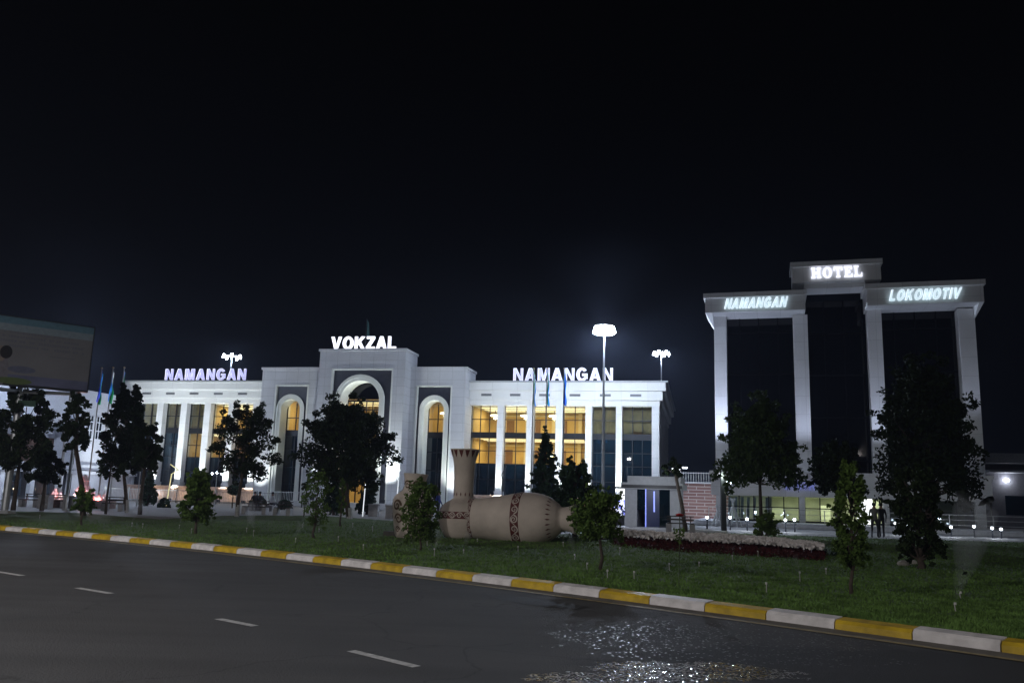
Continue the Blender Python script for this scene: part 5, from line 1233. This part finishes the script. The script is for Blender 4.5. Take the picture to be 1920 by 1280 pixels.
# pole tripods
def tripod(px, py, ptop, wpx, label, n_=9):
    b = gnd(px, py, .1); k = b.y / F; h = hz(b, ptop) - .1; r = wpx * k / 2; t_ = thing('pole_tripod', label, 'sculpture', (b.x, b.y, .1), 0, 'tent shaped pole frames before the hotel')
    for i in range(n_):
        a = 2*pi*i/n_; m = MB(); m.tube([(cos(a)*r, sin(a)*r, 0), (-cos(a)*r*.28, -sin(a)*r*.28, h)], .03, 6); m.build('pole', M_wm, t_)
    m = MB(); pts = [(cos(2*pi*i/12)*r*.08, sin(2*pi*i/12)*r*.08, h*.8) for i in range(13)]; m.tube(pts, .04, 6); m.build('binding', M_wm, t_)
tripod(1375, 987, 934, 34, 'larger tent shaped frame of pale poles before the hotel windows'); tripod(1346, 986, 946, 26, 'smaller tent shaped pole frame beside the brick wall')
# dark lamp post with two arms
b = gnd(1357, 998, .1); t_ = thing('lamp_post', 'dark lamp post with side lamps beside the hotel column', 'lamp post', b); h = hz(b, 884) - .1
m = MB(); m.box(-.12, .12, -.12, .12, 0, h); m.build('post', M_darkpole, t_)
m = MB(); m.box(-.42, -.13, -.1, .1, h - .25, h - .05); m.box(.13, .4, -.1, .1, h - .6, h - .4); m.build('lamp_head', M_ledsoft, t_)
light('POINT', 'post_light', (0, -.3, h - .2), 60, (.9, 1, .8), t_, .1)
b = gnd(1275, 986, .1); t_ = thing('lamp_post', 'slim white lamp post with two small heads beside the kiosk', 'lamp post', b); h = hz(b, 878) - .1
m = MB(); m.tube([(0, 0, 0), (0, 0, h)], .09, 8); m.tube([(-.35, 0, h), (.35, 0, h + .1)], .04, 6); m.build('post', M_wm, t_)
m = MB(); m.box(-.45, -.2, -.1, .1, h - .06, h + .02); m.box(.2, .45, -.1, .1, h + .02, h + .1); m.build('lamp_head', M_ledsoft, t_); light('POINT', 'post_light', (0, -.3, h - .3), 45, (.85, .9, 1), t_, .1)
# bollard lights
bl_ = [(1326, 970, 'by the brick wall'), (1369, 970, 'among the tent poles'), (1401, 973, 'right of the tent shaped frame'), (1473, 975, 'before the pale window next to the lit door'), (1490, 974, 'at the pier beside the lit door'), (1680, 981, 'just east of the two walking people'), (1699, 984, 'half behind the dark shrub'), (1752, 985, 'east of the dark shrub'), (1784, 988, 'brightest before the dark window'), (1827, 987, 'at the corner pier of the hotel'), (1861, 990, 'outside the hotel corner'), (1878, 992, 'last beyond the hotel corner')]
for x, y, w_ in bl_:
    b = at(x, y + 14, 49); zt_ = at(x, y, 49).z
    t_ = thing('bollard_light', 'small glowing bollard light ' + w_, 'bollard light', (b.x, b.y, .1), 0, 'bollard lights on the hotel terrace'); hh = max(.35, zt_ - .1)
    m = MB(); m.tube([(0, 0, 0), (0, 0, hh - .06)], .045, 8); m.tube([(0, 0, hh + .08), (0, 0, hh + .11)], .08, 8); m.build('post', M_darkpole, t_)
    m = MB(); m.lathe([(.03, hh - .06), (.075, hh - .03), (.075, hh + .06), (.03, hh + .08)], 10); m.build('lamp_globe', M_ledsoft, t_)
for x in (1400, 1480, 1690, 1784, 1865): p = at(x, 972, 48.5); light('POINT', 'terrace_light', (p.x, p.y, .9), 40, (.85, .92, 1), None, .08)
# terrace railing
t_ = thing('terrace_railing', 'thin metal railing along the hotel terrace edge', 'railing', Hh.world(fx0, -4.8, .2), -HT); m = MB(); W_ = fx1 - fx0 + 1
for z_ in (.35, .65, .95): m.box(0, W_, -.015, .015, z_, z_ + .03)
m.build('rail', M_pole, t_); x = 0
while x <= W_: m = MB(); m.box(x, x + .05, -.03, .03, 0, .98); m.build('post', M_pole, t_); x += 2.4
# dim building on the right edge
rp = at(1846, 940, 72); rz_ = hz(rp, 850) - .1; t_ = thing('far_building', 'dim grey building with a projecting roof beyond the hotel corner', 'building', (rp.x, rp.y, .1), -HT)
m = MB(); m.box(0.5, 24, 2, 12, 0, rz_ - .8); m.build('wall', mat('dim_wall', (.12, .12, .14), .8), t_)
m = MB(); m.box(-.4, 26, -1, 13, rz_ - .8, rz_); m.box(.6, 26, .5, 2, rz_ - 1.5, rz_ - 1.3); m.build('roof', mat('far_roof', (.3, .32, .36), .7), t_)
for k in range(8): m = MB(); m.box(2 + k*2.6, 3.6 + k*2.6, 1.95, 1.99, 1.2, 2.8); m.build('window', M_tealglass, t_)
m = MB(); m.box(2, 2.3, 1.6, 1.9, rz_ - 2.2, rz_ - 2.0); m.build('wall_lamp', M_led, t_); light('POINT', 'wall_light', (2.15, 1.2, rz_ - 2.4), 14, (.9, .93, 1), t_, .1)
for k in range(3): light('POINT', 'roof_light', (3 + 5*k, -2, rz_ - 3), 9, (.8, .85, 1), t_, .1)

# ================================================================= SPRINKLERS
SPK = [(74,972),(247,987),(267,990),(336,990),(359,999),(462,997),(475,1005),(554,1018),(567,990),(598,997),(634,1015),(681,1030),(698,996),(661,988),(814,1043),(869,1039),(801,1022),(895,1016),(971,1035),(1077,1049),(1056,1024),(1101,1069),(1162,1039),(1189,1086),(1255,1069),(1139,1083),(1311,1063),(1373,1049),(1421,1044),(1437,1111),(1500,1090),(1549,1077),(1802,1123),(1792,1148)]
SPRAY = {(74,972): 1, (247,987): 2, (475,1005): 2, (554,1018): 1, (462,997): 2, (598,997): 1.6, (814,1043): 1, (869,1039): 1, (1162,1039): 1, (1500,1090): .7, (1802,1123): 3.2, (801,1022): 1.6, (1077,1049): 1, (698,996): 1.5, (336,990): 1.4, (1792,1148): 1}
def where(x):
    L_ = [(60, 'the billboard post'), (153, 'the small open shrub'), (366, 'the teardrop shrub'), (480, 'the sitting people bench'), (589, 'the open thin-leaved shrub'), (655, 'the largest tree'), (787, 'the shrub before the jar'), (866, 'the tall-necked jug'), (980, 'the lying jug'), (1124, 'the round green sapling'), (1273, 'the rose'), (1400, 'the flower bed'), (1597, 'the tall narrow sapling'), (1720, 'the dark blurred shrub')]
    a = min(L_, key=lambda q: abs(q[0] - x)); return a[1], x - a[0]
mist = bpy.data.materials.new('fine_mist'); mist.use_nodes = True; n = mist.node_tree.nodes; n.remove(n['Principled BSDF']); pv_ = n.new('ShaderNodeVolumePrincipled')
pv_.inputs['Color'].default_value = (.9, .95, 1, 1); pv_.inputs['Density'].default_value = .42; mist.node_tree.links.new(pv_.outputs[0], n['Material Output'].inputs['Volume'])
for i, (x, y) in enumerate(SPK):
    b = gnd(x, y, .1); random.seed(40 + i); h = random.uniform(.09, .17); nm_, dx_ = where(x)
    side = 'just east of' if dx_ > 6 else 'just west of' if dx_ < -6 else 'in line with'
    same = sorted([q for q in SPK if where(q[0])[0] == nm_], key=lambda q: q[1]); rk = same.index((x, y))
    dep = 'only' if len(same) == 1 else ('nearest the kerb' if rk == len(same) - 1 else 'farthest from the kerb' if rk == 0 else ('second' if rk == 1 else 'third' if rk == 2 else 'fourth') + ' from the square')
    t_ = thing('sprinkler', ('white pop-up sprinkler %s %s, %s' % (side, nm_, dep if dep != 'only' else 'standing alone')), 'sprinkler', b, 0, 'lawn sprinklers between kerb and square')
    m = MB(); m.tube([(0, 0, 0), (random.gauss(0, .008), 0, h)], .009, 7); m.build('riser', mat('dull_white_pipe', (.38, .38, .36), .6), t_)
    m = MB(); m.tube([(0, 0, h), (0, 0, h + .035)], .02, 7); m.build('nozzle', mat('white_nozzle', (.5, .5, .48), .4, var=0), t_)
    if (x, y) in SPRAY:
        s_ = SPRAY[(x, y)]; m = MB(); dx_ = random.choice((-1, 1)) * .35 if s_ < 3 else .3; H_ = .42 * s_ ** .9 if s_ < 3 else 1.5
        prof = [(0, 0, .008), (.3, .35, .12), (.62, .75, .2), (.85, 1., .22), (1.1, .95, .14)]; rings = []
        for fx_, fz_, fr_ in prof: rings.append((Vector((dx_ * fx_ * H_, 0, h + .03 + fz_ * H_)), fr_ * H_ * 1.2))
        m.tube([r[0] for r in rings], [r[1] for r in rings], 10)
        m.build('spray', mist, t_, smooth=True)['kind'] = 'stuff'
        m = MB()
        for _ in range(int(90 * s_)):
            k_ = random.random(); m0 = rings[0][0].lerp(rings[2][0], k_ * 1.3); leaf(m, m0 + Vector((random.gauss(0, .05), random.gauss(0, .05), random.gauss(0, .03))) * H_ * (.2 + k_), .007, asp=.5)
        m.build('water_drops', M_drop, t_)['kind'] = 'stuff'

# ================================================================= PEOPLE
def person(label, loc, rz, joints, radii, edges, cols, hair_c, H=1.7, name='person'):
    me = bpy.data.meshes.new('body'); me.from_pydata([Vector(j) for j in joints], edges, [])
    o = bpy.data.objects.new(name, me); COL.objects.link(o)
    sk = o.modifiers.new('skin', 'SKIN'); sk.use_smooth_shade = True
    for i, r in enumerate(radii): me.skin_vertices[0].data[i].radius = (r, r)
    me.skin_vertices[0].data[0].use_root = True
    ss = o.modifiers.new('sub', 'SUBSURF'); ss.levels = 1; ss.render_levels = 1
    bpy.context.view_layer.update()
    nm_ = bpy.data.meshes.new_from_object(o.evaluated_get(bpy.context.evaluated_depsgraph_get()))
    bpy.data.objects.remove(o)
    for c in cols: nm_.materials.append(c[1])
    for p in nm_.polygons:
        z = p.center.z; k = 0
        for i, (zz_, _) in enumerate(cols):
            if z >= zz_: k = i
        # forearms stay skin coloured
        p.material_index = k; p.use_smooth = True
    o = bpy.data.objects.new(name, nm_); COL.objects.link(o); o.location = loc; o.rotation_euler = (0, 0, rz); tag(o, label, 'person')
    hd = joints[4]; m = MB(); 
    m.lathe([(.001, .125), (.06, .115), (.098, .07), (.108, .01), (.09, -.03)], 14, Matrix.Translation((hd[0], hd[1] + .015, hd[2] + .01))); m.build('hair', hair_c, o, smooth=True)
    f = MB()   # nose
    f.add([(hd[0] - .014, hd[1] - .085, hd[2] - .02), (hd[0] + .014, hd[1] - .085, hd[2] - .02), (hd[0], hd[1] - .115, hd[2] - .02), (hd[0], hd[1] - .085, hd[2] + .025)], [(0, 2, 1), (0, 3, 2), (1, 2, 3), (0, 1, 3)]); f.build('nose', cols[-1][1], o)
    return o
M_skin = mat('skin', (.32, .19, .13), .6, var=0); M_hair = mat('black_hair', (.01, .009, .008), .6, var=0)
def hand(js, rs, es, w, d, s=1):
    """palm, four fingers and a thumb on wrist joint w pointing along d"""
    d = Vector(d).normalized(); wv = Vector(js[w]); side = Vector((0, 1, 0)); palm = wv + d * .06; js.append(tuple(palm)); rs.append(.028); es.append((w, len(js) - 1)); pi_ = len(js) - 1
    for k in range(4):
        js.append(tuple(palm + side * (-.03 + .02*k) + d * .05)); rs.append(.009); es.append((pi_, len(js) - 1)); js.append(tuple(palm + side * (-.032 + .021*k) + d * (.085 - .012*abs(k - 1.4)) + Vector((-.015*s, 0, 0)))); rs.append(.008); es.append((len(js) - 2, len(js) - 1))
    js.append(tuple(wv + d * .04 + side * -.045)); rs.append(.01); es.append((w, len(js) - 1)); js.append(tuple(wv + d * .07 + side * -.06)); rs.append(.009); es.append((len(js) - 2, len(js) - 1))
def standing(stride=.2, arm=.1):
    js = [(0, 0, .95), (0, 0, 1.12), (0, 0, 1.36), (0, -.01, 1.47), (0, -.02, 1.60),
          (-.1, 0, .9), (-.11, -stride, .5), (-.11, -stride*.7, .09), (-.11, -stride*.7 - .16, .04),
          (.1, 0, .9), (.11, stride*.3, .5), (.11, stride, .1), (.11, stride - .15, .04),
          (-.18, 0, 1.38), (-.23, arm, 1.12), (-.24, arm - .12, .88), (.18, 0, 1.38), (.23, -arm*.5, 1.12), (.24, -arm - .1, .9)]
    rs = [.13, .125, .13, .055, .1, .09, .06, .04, .035, .09, .06, .04, .035, .055, .042, .03, .055, .042, .03]
    es = [(0, 1), (1, 2), (2, 3), (3, 4), (0, 5), (5, 6), (6, 7), (7, 8), (0, 9), (9, 10), (10, 11), (11, 12), (2, 13), (13, 14), (14, 15), (2, 16), (16, 17), (17, 18)]
    hand(js, rs, es, 15, (0, -.2, -1)); hand(js, rs, es, 18, (0, -.2, -1), -1); return js, rs, es
def sitting():
    js = [(0, 0, .52), (0, .02, .7), (0, -.02, .95), (0, -.05, 1.06), (0, -.07, 1.19),
          (-.1, -.03, .52), (-.12, -.45, .53), (-.12, -.42, .1), (-.12, -.56, .05), (.1, -.03, .52), (.12, -.45, .53), (.12, -.4, .1), (.12, -.55, .05),
          (-.18, -.02, .96), (-.23, -.08, .72), (-.16, -.32, .62), (.18, -.02, .96), (.23, -.08, .72), (.16, -.32, .62)]
    rs = [.14, .13, .13, .055, .1, .09, .065, .045, .035, .09, .065, .045, .035, .055, .042, .03, .055, .042, .03]
    es = [(0, 1), (1, 2), (2, 3), (3, 4), (0, 5), (5, 6), (6, 7), (7, 8), (0, 9), (9, 10), (10, 11), (11, 12), (2, 13), (13, 14), (14, 15), (2, 16), (16, 17), (17, 18)]
    hand(js, rs, es, 15, (0, -1, -.1)); hand(js, rs, es, 18, (0, -1, -.1), -1); return js, rs, es
def cloth(top, bot, shoe=(.03, .03, .03)):
    return [(-1, mat('shoe_%.2f' % shoe[0], shoe, .6)), (.09, mat('trousers_%.2f_%.2f' % (bot[0], bot[2]), bot, .8)), (.93, mat('shirt_%.2f_%.2f' % (top[0], top[2]), top, .8)), (1.44, M_skin)]
j, r, e_ = standing(.26, .12); p = gnd(1641, 1008, .1); person('person in a light shirt walking toward the lit hotel door', (p.x, p.y, .1), 2.6, j, r, e_, cloth((.16, .16, .16), (.03, .03, .04)), M_hair)
j, r, e_ = standing(.1, .05); p = gnd(1654, 1008, .1); person('person in dark clothes walking beside the one in the light shirt', (p.x, p.y, .1), 3.0, j, r, e_, cloth((.02, .02, .03), (.02, .02, .03)), M_hair)
def seat_cloth(top, bot): c = cloth(top, bot); return [c[0], c[1], (.62, c[2][1]), (1.05, M_skin)]
def seated(px, py, rz, lab, top, bot=(.04, .04, .05)):
    j, r, e_ = sitting(); p = gnd(px, py, .1); person(lab, (p.x, p.y, .1), rz, j, r, e_, seat_cloth(top, bot), M_hair)
    m = MB(); m.box(-.35, .35, -.2, .3, 0, .4); o = m.build('stone_block', M_conc); o.location = (p.x, p.y, .1); o.rotation_euler = (0, 0, rz); tag(o, 'low stone block under the ' + lab, 'block')
seated(508, 958, 2.7, 'man in a white shirt sitting by the white fence', (.7, .7, .72))
seated(476, 957, .3, 'dark dressed man sitting behind the dome bush', (.03, .03, .04)); seated(486, 957, -.2, 'second dark figure beside him, a grey shirt', (.07, .07, .08))
j, r, e_ = standing(.1, .05); p = gnd(820, 975, .1); person('person in a blue top standing between the clay jar and the jug', (p.x, p.y, .1), 1.2, j, r, e_, cloth((.03, .05, .25), (.03, .03, .04)), M_hair)

# ================================================================= HAZE (added so the lamps get a halo like lens glare)
hm = bpy.data.materials.new('lamp_halo_haze'); hm.use_nodes = True; n = hm.node_tree.nodes; l = hm.node_tree.links; n.remove(n['Principled BSDF'])
pvn = n.new('ShaderNodeVolumePrincipled'); pvn.inputs['Color'].default_value = (.6, .7, 1, 1); pvn.inputs['Density'].default_value = .00055; pvn.inputs['Anisotropy'].default_value = 0.
l.new(pvn.outputs[0], n['Material Output'].inputs['Volume'])
hz_ = MB(); hz_.box(-950, 950, -310, 1600, -1.2, 21); tag(hz_.build('halo_haze', hm), kind='stuff')
